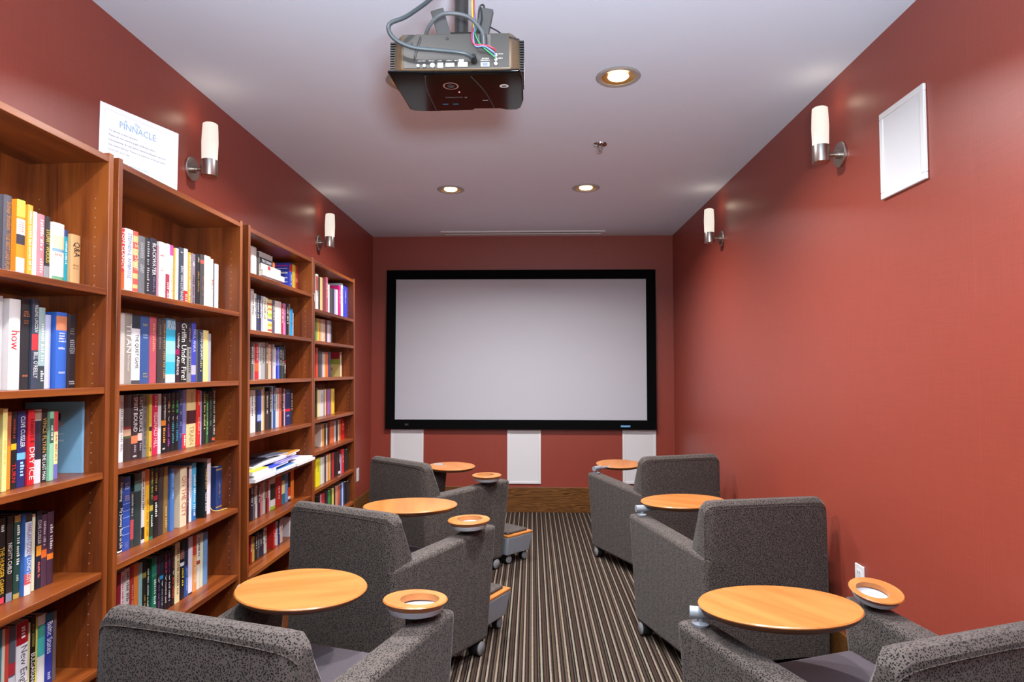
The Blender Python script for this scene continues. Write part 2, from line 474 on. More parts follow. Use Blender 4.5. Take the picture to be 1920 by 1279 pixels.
# ------------------------------------------------------------ sprinkler and air vent
t = thing('fire_sprinkler', 'small chrome fire sprinkler on the ceiling', 'sprinkler', (.423, 3.923, ZC))
MB().lathe([(.034, -.0005), (.044, -.002), (.042, -.008), (.030, -.013), (.014, -.016), (.012, -.010)], 32).build('escutcheon', M_chrome, t, smooth=True)
fr = MB().tube([(-.016, 0, -.012), (-.015, 0, -.03), (-.004, 0, -.045)], .003).tube([(.016, 0, -.012), (.015, 0, -.03), (.004, 0, -.045)], .003).cyl((0, 0, -.01), (0, 0, -.046), .003)
fr.build('sprinkler_frame', M_chrome, t, smooth=True)
MB().lathe([(.004, -.044), (.015, -.046), (.016, -.051), (.002, -.054)], 20).build('deflector', M_chrome, t, smooth=True)
t = thing('air_vent', 'long white slot air vent in the ceiling above the screen', 'vent', (-.095, 6.435, ZC))
w, d = .83, .062
fr = MB().box(-w, w, -d, -d + .014, -.012, 0).box(-w, w, d - .014, d, -.012, 0).box(-w, -w + .03, -d + .014, d - .014, -.012, 0).box(w - .03, w, -d + .014, d - .014, -.012, 0)
fr.build('vent_frame', M_white, t, bevel=.001)
MB().box(-w + .03, w - .03, -.004, .004, -.006, 0).build('divider_bar', M_white, t)
MB().box(-w + .03, w - .03, -d + .014, -.004, -.0015, -.0005).box(-w + .03, w - .03, .004, d - .014, -.0015, -.0005).build('slot_backing', plain('vent_shadow_grey', '#3a3638', .8), t)

# ------------------------------------------------------------ bookcases (they lean back against the wall)
A0, LEAN, DEP, PT = 1.362, .0148, .285, .0215
CASE = [(1.124, 2.052), (2.079, 3.001), (3.066, 3.995), (4.002, 4.941)]
SHELF = [[1.716, 1.395, 1.121, .804, .505, .19], [1.726, 1.401, 1.122, .807, .497, .19],
         [1.935, 1.652, 1.403, 1.124, .896, .669, .452, .19], [1.849, 1.644, 1.404, 1.133, .927, .688, .445, .19]]
CASE_LABEL = ['cherry wood bookcase nearest the camera, cut by the left edge', 'cherry wood bookcase under the white notice, second from the camera',
              'cherry wood bookcase holding magazines, third from the camera', 'cherry wood bookcase farthest from the camera, nearest the screen']
TOPZ = 2.168
def case_matrix(c):
    return Matrix.Translation((-A0, CASE[c][0], 0)) @ Matrix.Rotation(PI / 2, 4, 'Z') @ Matrix.Rotation(-LEAN, 4, 'X')
for c, (y0, y1) in enumerate(CASE):
    w = y1 - y0
    t = thing('bookcase', CASE_LABEL[c], 'bookcase', (-A0, y0, 0), (-LEAN, 0, PI / 2), 'cherry wood bookcases along the left wall')
    MB().box(0, PT, 0, DEP, .003, TOPZ).build('side_panel', M_caseV, t, bevel=.0015, seg=2)
    sp = MB().box(w - PT, w, 0, DEP, .003, TOPZ).build('side_panel', M_caseV, t, bevel=.0015, seg=2)
    MB().box(PT, w - PT, DEP - .012, DEP - .004, .06, TOPZ - .02).build('back_panel', M_caseV, t)
    MB().box(PT, w - PT, .002, DEP - .012, TOPZ - .032, TOPZ - .010).build('top_panel', M_caseH, t, bevel=.0015, seg=2)
    MB().box(PT, w - PT, .012, .03, .003, SHELF[c][-1] - .022).build('kick_board', M_caseH, t)
    for i, z in enumerate(SHELF[c]):
        MB().box(PT, w - PT, .003, DEP - .012, z - .0215, z).build('shelf', M_caseH, t, bevel=.0015, seg=2)
    pins = MB()
    for q in (.045, .235):
        z = .32
        while z < 2.02:
            if all(not (s - .04 < z < s + .012) for s in SHELF[c]):
                pins.cyl((w - PT + .001, q, z), (w - PT - .0004, q, z), .0022, 8)
            z += .032
    pins.build('pin_hole_row', M_pin, sp)

# ------------------------------------------------------------ books
# per book: left, right, height, setback (m), cover colour, label, spine bands, lettering, extras
BOOKS={
(0, 0):[
 (0.5705, 0.5948, 0.224, 0.09, '#3c3f48', 'dark slate hardback cut by picture edge, tenth from right, top shelf of nearest bookcase', (), (), {}),
 (0.596, 0.6245, 0.228, 0.09, '#57535c', 'grey hardback lettered in gold, ninth from right, top shelf of nearest bookcase', (), (('Sidney Sheldon', 0.08, 0.43, '#c58a4a'), ('THE BEST LAID PLANS', 0.47, 0.97, '#c58a4a')), {}),
 (0.6251, 0.6556, 0.222, 0.075, '#f08a20', 'thick orange hardback with small portrait, eighth from right, top shelf of nearest bookcase', ((0, 0.22, '#c9d84e'), (0.25, 0.45, '#f4f1ea'), (0.45, 0.58, '#3a3540'), (0.75, 0.92, '#f2eee8'), (0.92, 1, '#d9c9e0')), (('~h', 0.28, 0.42, '#c85a50'),), {}),
 (0.674, 0.692, 0.219, 0.082, '#f5a73a', 'orange paperback with pale lettering, seventh from right, top shelf of nearest bookcase', (), (('~', 0.08, 0.9, '#f6e6cf'),), {}),
 (0.7026, 0.7185, 0.206, 0.09, '#f0eceb', 'plain white spine, sixth from right, top shelf of nearest bookcase', (), (), {}),
 (0.7201, 0.7472, 0.204, 0.09, '#d07f86', 'dusty pink hardback, fifth from right, top shelf of nearest bookcase', (), (('~', 0.08, 0.55, '#f2d0cf'), ('~', 0.66, 0.9, '#f2d0cf')), {}),
 (0.7479, 0.7703, 0.204, 0.09, '#2b2526', 'black paperback with yellow lettering, fourth from right, top shelf of nearest bookcase', ((0.75, 1, '#8c8a8a'),), (('STUART WOODS', 0.2, 0.7, '#d8c23c'),), {}),
 (0.7709, 0.8186, 0.191, 0.082, '#ece6da', 'wide cream book with seaside picture, third from right, top shelf of nearest bookcase', ((0.2, 0.42, '#e9d3a8'), (0.42, 0.47, '#7fa3b8'), (0.87, 1, '#6fa07a')), (('~h', 0.48, 0.55, '#d88a70'),), {}),
 (0.83, 0.846, 0.18, 0.09, '#1f9fb0', 'teal paperback with white lettering, second from right, top shelf of nearest bookcase', ((0, 0.12, '#3b4a7a'), (0.94, 1, '#eeeeee')), (('~', 0.2, 0.62, '#e4f4f4'),), {}),
 (0.8592, 0.9015, 0.173, 0.09, '#dcae78', 'tan hardback with black scrollwork, rightmost, top shelf of nearest bookcase', (), (('Q&A', 0.14, 0.42, '#2a201a'), ('~h', 0.55, 0.66, '#a87a48')), {}),
],
(0, 1):[
 (0.5855, 0.6026, 0.262, 0.09, '#d8d0d0', 'pale hardback cut by picture edge, eighth from right, second shelf of nearest bookcase', (), (), {}),
 (0.6069, 0.6463, 0.256, 0.075, '#e2dcd8', 'wide white hardback with red word, seventh from right, second shelf of nearest bookcase', (), (('how', 0.35, 0.56, '#d8333a'),), {}),
 (0.6672, 0.6998, 0.263, 0.09, '#2b2a2e', 'black hardback with orange lettering, sixth from right, second shelf of nearest bookcase', (), (('~h', 0.13, 0.2, '#d8834c'), ('~h', 0.23, 0.28, '#a86848'), ('~h', 0.83, 0.87, '#b86a48')), {}),
 (0.7004, 0.7258, 0.266, 0.084, '#3a4354', 'navy hardback titled in white, fifth from right, second shelf of nearest bookcase', ((0.39, 0.57, '#c53a3f'),), (('KILLING LINCOLN', 0.07, 0.37, '#f0eee8'), ("BILL O'REILLY", 0.59, 0.88, '#f0eee8')), {}),
 (0.7334, 0.7585, 0.244, 0.09, '#9fb8b4', 'pale teal paperback with dark foot, fourth from right, second shelf of nearest bookcase', ((0.72, 1, '#39454a'),), (('~', 0.2, 0.68, '#f4eee0'), ('~', 0.78, 0.97, '#f0eee8')), {}),
 (0.7592, 0.7819, 0.224, 0.09, '#c3c6e4', 'pale lilac hardback, third from right, second shelf of nearest bookcase', (), (), {}),
 (0.7852, 0.8304, 0.235, 0.076, '#3565be', 'blue book with a bare shouldered portrait, second from right, second shelf of nearest bookcase', ((0.05, 0.24, '#d0805a'),), (('~h', 0.26, 0.4, '#f0eee8'), ('~h', 0.45, 0.5, '#f0eee8'), ('~h', 0.77, 0.82, '#c8d4f0')), {}),
 (0.8521, 0.8891, 0.234, 0.09, '#2f2a30', 'black hardback with grey lettering, rightmost, second shelf of nearest bookcase', (), (('~h', 0.18, 0.28, '#8a8078'), ('~h', 0.34, 0.54, '#cfcfd6'), ('~h', 0.9, 0.96, '#d8d8d8')), {}),
],
(0, 2):[
 (0.5702, 0.5854, 0.226, 0.054, '#f2e08a', 'pale yellow hardback, tenth from right, third shelf of nearest bookcase', ((0, 0.01, '#3a3a6a'),), (('~', 0.3, 0.7, '#d8c060'),), {}),
 (0.6007, 0.6124, 0.214, 0.066, '#ee8a2a', 'orange paperback with brown top, ninth from right, third shelf of nearest bookcase', ((0, 0.44, '#b8683a'),), (), {}),
 (0.6135, 0.6318, 0.214, 0.066, '#1f1a1c', 'black paperback with red title, eighth from right, third shelf of nearest bookcase', ((0.42, 0.5, '#d8b01e'),), (('TURN', 0.68, 0.92, '#d8262a'), ('~', 0.1, 0.36, '#a84030')), {}),
 (0.634, 0.6648, 0.213, 0.066, '#252a63', 'navy paperback with pale title, seventh from right, third shelf of nearest bookcase', ((0.55, 0.64, '#6fb6e0'),), (('CLIVE CUSSLER', 0.07, 0.48, '#f0eee8'), ('~', 0.67, 0.9, '#a8cfe8')), {}),
 (0.6654, 0.6908, 0.215, 0.061, '#c81e28', 'thick red paperback titled in white, sixth from right, third shelf of nearest bookcase', (), (('DRY ICE', 0.5, 0.93, '#f0eee8'), ('~', 0.12, 0.46, '#7a1015')), {}),
 (0.6974, 0.7217, 0.214, 0.066, '#d8cfd2', 'paperback picturing a man in dark suit, fifth from right, third shelf of nearest bookcase', ((0.02, 0.14, '#a08070'), (0.15, 0.68, '#2a2838')), (), {}),
 (0.7229, 0.7441, 0.214, 0.066, '#241d1c', 'black paperback lettered in gold and white, fourth from right, third shelf of nearest bookcase', (), (('VINCE FLYNN', 0.12, 0.6, '#c79a4e'), ('THE LAST MAN', 0.62, 0.97, '#f0eee8')), {}),
 (0.7447, 0.7601, 0.205, 0.058, '#8fc7a4', 'light green paperback with dark top, third from right, third shelf of nearest bookcase', ((0.1, 0.46, '#3c5a50'),), (('~', 0.2, 0.44, '#f0eee8'),), {}),
 (0.7722, 0.7883, 0.204, 0.066, '#ecdca0', 'thin red, cream and blue spine, second from right, third shelf of nearest bookcase', ((0, 0.3, '#c83a44'), (0.78, 1, '#6f6cb0')), (('~', 0.35, 0.75, '#c8603a'),), {}),
 (0.8933, 0.9034, 0.228, 0.066, '#84b6d6', 'tall light blue book showing its front cover, rightmost, third shelf of nearest bookcase', (), (), {'dep': 0.19, 'photo': 1}),
],
(0, 3):[
 (0.6085, 0.6293, 0.236, 0.09, '#1a1614', 'black paperback with yellow title, eighth from right, fourth shelf of nearest bookcase', ((0.92, 0.99, '#d83a50'),), (('THE HUNGER GAMES', 0.34, 0.88, '#e3b323'), ('~', 0.08, 0.16, '#d8d0c8')), {}),
 (0.6357, 0.6563, 0.237, 0.09, '#221c18', 'black paperback with blue grey foot, seventh from right, fourth shelf of nearest bookcase', ((0.9, 1, '#7d8597'),), (("NIGHT'S CHILD", 0.32, 0.68, '#d8d2c8'),), {}),
 (0.6607, 0.6827, 0.233, 0.09, '#1f3f34', 'dark green paperback with gold ends, sixth from right, fourth shelf of nearest bookcase', ((0, 0.08, '#b08a48'), (0.94, 1, '#b59a4a')), (('~', 0.12, 0.62, '#e8e4d8'), ('~', 0.72, 0.8, '#a8b8a8')), {}),
 (0.6873, 0.7114, 0.231, 0.08, '#4a78c4', 'blue and white paperback with large lettering, fifth from right, fourth shelf of nearest bookcase', ((0, 0.1, '#1e1a1c'), (0.1, 0.52, '#b9c9dc'), (0.74, 0.87, '#d0565a'), (0.87, 1, '#e8e0d8')), (('HARLAN COBEN', 0.12, 0.52, '#8a3a4a'), ('LONG LOST', 0.55, 0.85, '#f0eee8')), {}),
 (0.7254, 0.7367, 0.223, 0.09, '#d9d2b0', 'thin cream spine, fourth from right, fourth shelf of nearest bookcase', (), (), {}),
 (0.7427, 0.762, 0.228, 0.09, '#1c2030', 'black paperback with orange flash, third from right, fourth shelf of nearest bookcase', ((0.45, 0.58, '#e09028'),), (('CLIVE CUSSLER', 0.12, 0.43, '#e0c8c0'), ('~', 0.66, 0.88, '#e06a60')), {}),
 (0.7626, 0.7833, 0.213, 0.09, '#4c3042', 'plum hardback with orange band, second from right, fourth shelf of nearest bookcase', ((0.49, 0.6, '#d8642c'),), (('~', 0.1, 0.45, '#c8b8c0'),), {}),
 (0.785, 0.8102, 0.216, 0.09, '#43293a', 'dark plum hardback with orange patch, rightmost, fourth shelf of nearest bookcase', ((0.58, 0.66, '#e07828'),), (('~', 0.18, 0.54, '#e0d8d8'),), {}),
],
(0, 4):[
 (0.6187, 0.6265, 0.231, 0.09, '#3f7f90', 'teal spine cut by picture edge, eleventh from right, fifth shelf of nearest bookcase', (), (), {}),
 (0.6273, 0.6377, 0.228, 0.09, '#dcd0bc', 'thin cream spine, tenth from right, fifth shelf of nearest bookcase', (), (), {}),
 (0.6389, 0.6507, 0.226, 0.09, '#d04a38', 'red spine with pale blue foot, ninth from right, fifth shelf of nearest bookcase', ((0.7, 1, '#bcd4e0'),), (), {}),
 (0.6513, 0.6747, 0.225, 0.09, '#5a5a64', 'grey photographic spine with red patch, eighth from right, fifth shelf of nearest bookcase', ((0.45, 0.6, '#b8303c'), (0.62, 1, '#d8d8de')), (), {}),
 (0.6766, 0.7191, 0.224, 0.09, '#eceaec', 'wide white paperback with red top, seventh from right, fifth shelf of nearest bookcase', ((0, 0.28, '#a81422'),), (('~', 0.06, 0.25, '#f0eee8'), ('New England', 0.31, 0.95, '#55555c')), {}),
 (0.7197, 0.7265, 0.211, 0.09, '#dccf9a', 'thin straw coloured spine, sixth from right, fifth shelf of nearest bookcase', (), (), {}),
 (0.7274, 0.7474, 0.224, 0.09, '#1a1714', 'black paperback with white title, fifth from right, fifth shelf of nearest bookcase', ((0.85, 1, '#c89078'),), (('BULGARIAN', 0.47, 0.84, '#f0eee8'), ('~', 0.1, 0.4, '#8a7a3a')), {}),
 (0.748, 0.7526, 0.217, 0.09, '#e2d440', 'thin bright yellow spine, fourth from right, fifth shelf of nearest bookcase', (), (), {}),
 (0.7549, 0.7838, 0.216, 0.09, '#d8d6d0', 'white paperback with teal panel, third from right, fifth shelf of nearest bookcase', ((0.13, 0.3, '#3f8f7c'), (0.3, 0.55, '#46aea4')), (), {}),
 (0.7844, 0.814, 0.21, 0.09, '#2f3a94', 'blue paperback with white lettering, second from right, fifth shelf of nearest bookcase', ((0, 0.1, '#2a6a7a'),), (('Baltic States', 0.12, 0.56, '#f0eee8'), ('~', 0.83, 0.94, '#c8d0e8')), {}),
 (0.8161, 0.83, 0.208, 0.09, '#6a5a58', 'thin brown spine, rightmost, fifth shelf of nearest bookcase', (), (), {}),
],
(1, 0):[
 (0.1536, 0.1736, 0.237, 0.09, '#d82a2e', 'red paperback with white lettering, leftmost, top shelf of second bookcase', ((0.66, 0.95, '#e0581e'),), (('TOM CLANCY', 0.03, 0.62, '#f0eee8'),), {}),
 (0.1744, 0.2213, 0.243, 0.09, '#e8e4e2', 'white hardback with blue lettering, second from left, top shelf of second bookcase', ((0.85, 1, '#e3d8c0'),), (('STEPHEN E. AMBROSE', 0.06, 0.75, '#6a7fa8'),), {}),
 (0.2238, 0.2528, 0.243, 0.09, '#e35a4c', 'red and yellow banded paperback, third from left, top shelf of second bookcase', ((0.07, 0.17, '#eec07a'), (0.27, 0.37, '#eec07a'), (0.47, 0.56, '#eec07a'), (0.65, 0.73, '#eec07a'), (0.82, 0.88, '#eec07a'), (0.93, 1, '#6a6a6a')), (('STONE', 0.2, 0.6, '#f4dcb0'),), {}),
 (0.2545, 0.2949, 0.233, 0.09, '#6f6f72', 'grey hardback with large pale lettering, fourth from left, top shelf of second bookcase', (), (('~h', 0.1, 0.36, '#c8c8c8'), ('~h', 0.46, 0.6, '#c8c8c8')), {}),
 (0.2957, 0.3283, 0.234, 0.09, '#2a2728', 'black hardback with sparse white lettering, fifth from left, top shelf of second bookcase', (), (('~', 0.06, 0.9, '#b0b0b0'),), {}),
 (0.3292, 0.3712, 0.24, 0.09, '#2d2638', 'black hardback with slanted white title, sixth from left, top shelf of second bookcase', (), (('BLACKWATER', 0.08, 0.6, '#f0eee8'), ('~', 0.63, 0.9, '#6f6a80')), {}),
 (0.3718, 0.386, 0.219, 0.09, '#b07a86', 'thin mauve spine, seventh from left, top shelf of second bookcase', (), (), {}),
 (0.387, 0.4295, 0.237, 0.09, '#e8e2de', 'white hardback with faint red mark, eighth from left, top shelf of second bookcase', (), (('~h', 0.2, 0.25, '#d89088'), ('~h', 0.42, 0.5, '#e0b8a8')), {}),
 (0.4335, 0.4612, 0.238, 0.09, '#ece4e4', 'white paperback with maroon foot, ninth from left, top shelf of second bookcase', ((0.52, 1, '#a83848'),), (('~', 0.66, 0.95, '#f0d8d8'),), {}),
 (0.4627, 0.4869, 0.238, 0.09, '#f0ece0', 'white paperback with pink tag, tenth from left, top shelf of second bookcase', ((0, 0.18, '#e0489c'),), (('~', 0.3, 0.9, '#b8b890'),), {}),
 (0.4931, 0.5041, 0.232, 0.09, '#d8a23c', 'thin gold spine, eleventh from left, top shelf of second bookcase', (), (), {}),
 (0.5047, 0.5269, 0.233, 0.09, '#ece8ec', 'thin white spine beside gold one, twelfth from left, top shelf of second bookcase', (), (), {}),
 (0.5296, 0.5671, 0.242, 0.09, '#3d4350', 'charcoal hardback with white lettering, thirteenth from left, top shelf of second bookcase', (), (('ERIC VAN LUSTBADER', 0.32, 0.96, '#d8dce4'), ('~h', 0.06, 0.1, '#f0eee8')), {}),
 (0.5677, 0.5978, 0.244, 0.09, '#ece6e0', 'white book with red foot, fourteenth from left, top shelf of second bookcase', ((0.74, 1, '#d8303a'),), (('~', 0.8, 0.96, '#f0c8c8'),), {}),
 (0.5989, 0.624, 0.234, 0.09, '#d6a02a', 'mustard spine with white lettering, fifteenth from left, top shelf of second bookcase', (), (('~', 0.05, 0.9, '#f4e8c8'),), {}),
 (0.6263, 0.6601, 0.234, 0.09, '#8a7c88', 'dusty mauve spine, sixteenth from left, top shelf of second bookcase', (), (('~', 0.15, 0.24, '#e0d8e0'), ('~', 0.4, 0.95, '#5a4858')), {}),
 (0.6642, 0.7002, 0.239, 0.09, '#262224', 'black hardback with gold lettering, seventeenth from left, top shelf of second bookcase', ((0.97, 1, '#c8c8c8'),), (('~', 0.32, 0.72, '#8a6a3a'), ('~', 0.06, 0.16, '#c0b8b0')), {}),
 (0.702, 0.7346, 0.244, 0.09, '#4a4a4c', 'dark grey spine with red mark, eighteenth from left, top shelf of second bookcase', ((0.1, 0.17, '#c85a48'),), (('~', 0.4, 0.8, '#8a5a50'),), {}),
 (0.737, 0.7922, 0.246, 0.09, '#e2d6c2', 'cream hardback with no title, nineteenth from left, top shelf of second bookcase', (), (), {}),
 (0.7929, 0.8177, 0.239, 0.09, '#ece2d4', 'thin cream spine with red script, twentieth from left, top shelf of second bookcase', (), (('~', 0.4, 0.6, '#d8584a'),), {}),
 (0.819, 0.8289, 0.221, 0.09, '#55545a', 'very thin dark grey spine, twenty-first from left, top shelf of second bookcase', (), (), {}),
 (0.8302, 0.8672, 0.223, 0.09, '#f0eef0', 'white paperback, twenty-second from left, top shelf of second bookcase', (), (), {}),
],
(1, 1):[
 (0.1553, 0.1821, 0.257, 0.09, '#c8c0b8', 'pale grey hardback, leftmost, second shelf of second bookcase', (), (), {}),
 (0.1831, 0.22, 0.258, 0.09, '#988e84', 'taupe hardback with tall white title, second from left, second shelf of second bookcase', (), (('TITAN', 0.15, 0.56, '#f0eee8'), ('Ron Chernow', 0.59, 0.82, '#e8e0d4')), {}),
 (0.2225, 0.2722, 0.256, 0.09, '#e4e2e2', 'white hardback with dark top, third from left, second shelf of second bookcase', ((0, 0.2, '#26303a'), (0.95, 1, '#4a4a4e')), (('THE QUIET GAME', 0.28, 0.78, '#2a2a2a'),), {}),
 (0.2744, 0.3305, 0.256, 0.09, '#36548c', 'thick blue hardback, fourth from left, second shelf of second bookcase', (), (('~h', 0.1, 0.16, '#b0a880'), ('~h', 0.26, 0.34, '#9fb0c8'), ('~h', 0.83, 0.92, '#a89868')), {}),
 (0.3321, 0.3764, 0.257, 0.09, '#b8505c', 'rose red hardback, fifth from left, second shelf of second bookcase', (), (('~', 0.1, 0.55, '#d89a70'),), {}),
 (0.3825, 0.4128, 0.255, 0.09, '#413638', 'dark brown hardback, sixth from left, second shelf of second bookcase', (), (('~', 0.1, 0.5, '#7a6a68'),), {}),
 (0.4134, 0.4405, 0.257, 0.09, '#4a3f3c', 'dark book with ochre lettering, seventh from left, second shelf of second bookcase', (), (('~', 0.08, 0.95, '#b8863a'),), {}),
 (0.4417, 0.5097, 0.26, 0.09, '#35b4d8', 'bright turquoise book with clouds, eighth from left, second shelf of second bookcase', ((0, 0.16, '#5a98b8'), (0.35, 0.55, '#9ad4e4'), (0.55, 0.68, '#7cc8e0'), (0.87, 1, '#c4e6ee')), (('BELVA', 0.03, 0.1, '#e8f4fa', 'h'), ('PLAIN', 0.1, 0.17, '#e8f4fa', 'h')), {}),
 (0.5123, 0.5418, 0.255, 0.09, '#30192a', 'black book with magenta patch, ninth from left, second shelf of second bookcase', ((0.46, 0.55, '#a01e5a'),), (('Unholy', 0.2, 0.45, '#f0eee8'), ('Alliance', 0.57, 0.88, '#f0eee8')), {}),
 (0.5431, 0.5979, 0.256, 0.09, '#1c1a1c', 'black hardback in heavy white lettering, tenth from left, second shelf of second bookcase', (), (('Griffin Under Fire!', 0.03, 0.96, '#f0eee8'),), {}),
 (0.5993, 0.6341, 0.257, 0.09, '#8a8880', 'grey book with dark top, eleventh from left, second shelf of second bookcase', ((0, 0.42, '#2a2426'),), (('~', 0.45, 0.85, '#3a3a3a'), ('~', 0.1, 0.35, '#8a7a78')), {}),
 (0.6356, 0.6729, 0.259, 0.09, '#4048b0', 'violet blue book, twelfth from left, second shelf of second bookcase', ((0.72, 0.88, '#b8b4c8'),), (('PAUL ANKA', 0.12, 0.5, '#c8ccf0'),), {}),
 (0.6739, 0.6881, 0.23, 0.09, '#55555a', 'thin grey spine, thirteenth from left, second shelf of second bookcase', (), (), {}),
 (0.6906, 0.7326, 0.231, 0.09, '#27354f', 'navy book in white lettering, fourteenth from left, second shelf of second bookcase', (), (('JOHN GRISHAM', 0.05, 0.57, '#f0eee8'), ('~', 0.6, 0.85, '#c8b878')), {}),
 (0.7347, 0.7802, 0.23, 0.09, '#ecd98e', 'pale yellow hardback, fifteenth from left, second shelf of second bookcase', (), (), {}),
 (0.7818, 0.8021, 0.218, 0.09, '#a4aab8', 'thin grey blue spine, sixteenth from left, second shelf of second bookcase', (), (), {}),
],
(1, 2):[
 (0.1561, 0.1813, 0.239, 0.09, '#e8e6e4', 'white paperback, leftmost, third shelf of second bookcase', (), (('~', 0.1, 0.85, '#9a9a9a'),), {}),
 (0.1821, 0.2264, 0.238, 0.09, '#3a2c2c', 'dark book with a painted face, second from left, third shelf of second bookcase', ((0.48, 0.52, '#8a2a2a'), (0.52, 0.62, '#c8a080'), (0.62, 0.66, '#4a5038')), (), {}),
 (0.228, 0.2656, 0.236, 0.09, '#3a2a30', 'dark book with white title, third from left, third shelf of second bookcase', ((0.63, 0.75, '#e07a50'),), (('SPIRIT BOUND', 0.03, 0.57, '#f0eee8'), ('~', 0.78, 0.9, '#a09098'), ('~h', 0.92, 0.97, '#f0eee8')), {}),
 (0.2662, 0.2929, 0.235, 0.09, '#2e2629', 'black book with pale red picture, fourth from left, third shelf of second bookcase', ((0.6, 0.72, '#e8bcae'),), (('LAST SACRIFICE', 0.03, 0.58, '#f0eee8'), ('~', 0.76, 0.9, '#a09098')), {}),
 (0.2941, 0.3196, 0.232, 0.09, '#75737a', 'grey paperback with dark branches, fifth from left, third shelf of second bookcase', (), (('~', 0.1, 0.9, '#4a484e'),), {}),
 (0.3202, 0.3381, 0.236, 0.08, '#c9a843', 'gold hardback with black bird, sixth from left, third shelf of second bookcase', ((0.52, 0.59, '#2a2418'),), (('~', 0.85, 0.92, '#3a3020'),), {}),
 (0.3563, 0.3924, 0.234, 0.09, '#c8244a', 'crimson hardback with spaced lettering, seventh from left, third shelf of second bookcase', (), (('REGINALD HILL', 0.3, 0.88, '#f0c8d0'), ('~', 0.03, 0.26, '#e898b0')), {}),
 (0.3942, 0.415, 0.236, 0.09, '#d4d2d4', 'pale grey spine, eighth from left, third shelf of second bookcase', (), (), {}),
 (0.4168, 0.4491, 0.235, 0.09, '#171416', 'black book with orange lettering, ninth from left, third shelf of second bookcase', ((0.45, 0.54, '#e88a2a'),), (('JAMES PATTERSON', 0.05, 0.43, '#f0eee8'), ('~', 0.58, 0.84, '#e8943a'), ('~h', 0.9, 0.95, '#f0eee8')), {}),
 (0.45, 0.4784, 0.236, 0.09, '#221420', 'black moon spine with purple lettering, tenth from left, third shelf of second bookcase', (), (('(', 0.4, 0.48, '#f0eee8', 'h'), ('~', 0.14, 0.36, '#b89a60'), ('~', 0.52, 0.92, '#a03a90')), {}),
 (0.4808, 0.5103, 0.237, 0.09, '#15181c', 'black moon spine with green lettering, eleventh from left, third shelf of second bookcase', (), (('(', 0.4, 0.48, '#f0eee8', 'h'), ('~', 0.14, 0.36, '#58a848'), ('~', 0.5, 0.9, '#3a8a98')), {}),
 (0.5122, 0.5395, 0.237, 0.09, '#14171c', 'black moon spine with bright green lettering, twelfth from left, third shelf of second bookcase', (), (('(', 0.4, 0.48, '#f0eee8', 'h'), ('~', 0.14, 0.36, '#48c858'), ('~', 0.5, 0.9, '#3a8aa0')), {}),
 (0.5401, 0.5699, 0.24, 0.09, '#2f3a6c', 'navy hardback with small white print, thirteenth from left, third shelf of second bookcase', (), (('~h', 0.12, 0.24, '#98a0c8'), ('~h', 0.34, 0.4, '#98a0c8'), ('~h', 0.52, 0.6, '#98a0c8'), ('~h', 0.72, 0.8, '#98a0c8')), {}),
 (0.5709, 0.5973, 0.246, 0.09, '#7a78b4', 'lavender spine with red foot, fourteenth from left, third shelf of second bookcase', ((0.75, 1, '#d8343c'),), (('~', 0.78, 0.96, '#f0eee8'),), {}),
 (0.601, 0.6753, 0.248, 0.09, '#e0c88e', 'thick cream hardback with dark panel, fifteenth from left, third shelf of second bookcase', ((0.37, 0.6, '#4a1c20'),), (('COLLINS', 0.06, 0.24, '#3a2820'), ('TRAIN', 0.64, 0.96, '#a08050')), {}),
 (0.6803, 0.7145, 0.242, 0.09, '#d8302c', 'bright red hardback, sixteenth from left, third shelf of second bookcase', (), (('~', 0.08, 0.3, '#f0b060'), ('~', 0.5, 0.85, '#f0a080')), {}),
 (0.7151, 0.7248, 0.238, 0.09, '#b8b0dc', 'very thin lilac spine, seventeenth from left, third shelf of second bookcase', (), (), {}),
 (0.7271, 0.7649, 0.234, 0.09, '#2a2a26', 'dark spine with yellow lettering, eighteenth from left, third shelf of second bookcase', (), (('~', 0.05, 0.75, '#d0c070'),), {}),
 (0.7661, 0.7839, 0.223, 0.09, '#3a6a3c', 'thin green striped spine, nineteenth from left, third shelf of second bookcase', (), (('~', 0.2, 0.85, '#a8e0a0'),), {}),
 (0.7851, 0.8165, 0.232, 0.09, '#1f2422', 'black spine with green lettering, twentieth from left, third shelf of second bookcase', (), (('~', 0.1, 0.7, '#587858'),), {}),
 (0.819, 0.8467, 0.247, 0.09, '#2a2c30', 'dark spine, twenty-first from left, third shelf of second bookcase', ((0.92, 0.97, '#d0583a'),), (('~', 0.05, 0.88, '#c8c0b0'),), {}),
],
(1, 3):[
 (0.1411, 0.168, 0.268, 0.079, '#1d1e20', 'black book lettered in white, leftmost, fourth shelf of second bookcase', ((0.97, 0.99, '#f0eee8'),), (('Armstrong', 0.08, 0.33, '#f0eee8'), ('My Journey Back to Life', 0.42, 0.94, '#f0eee8')), {}),
 (0.1686, 0.21, 0.262, 0.079, '#2f4fa4', 'royal blue hardback with white rules, second from left, fourth shelf of second bookcase', ((0.365, 0.37, '#b8c4e8'), (0.46, 0.465, '#b8c4e8'), (0.55, 0.555, '#b8c4e8'), (0.68, 0.685, '#b8c4e8'), (0.78, 0.785, '#b8c4e8')), (('~h', 0.08, 0.18, '#b8c4e8'), ('~h', 0.25, 0.33, '#c8a880'), ('~h', 0.88, 0.96, '#7a8ac8')), {}),
 (0.2127, 0.232, 0.201, 0.079, '#3a3a3c', 'short dark booklet with red foot, third from left, fourth shelf of second bookcase', ((0.5, 0.85, '#b84a50'),), (('~', 0.05, 0.45, '#c8c4c0'),), {}),
 (0.2339, 0.2755, 0.264, 0.079, '#2a3a3a', 'dark teal glossy hardback, fourth from left, fourth shelf of second bookcase', ((0.1, 0.25, '#5a807c'),), (), {}),
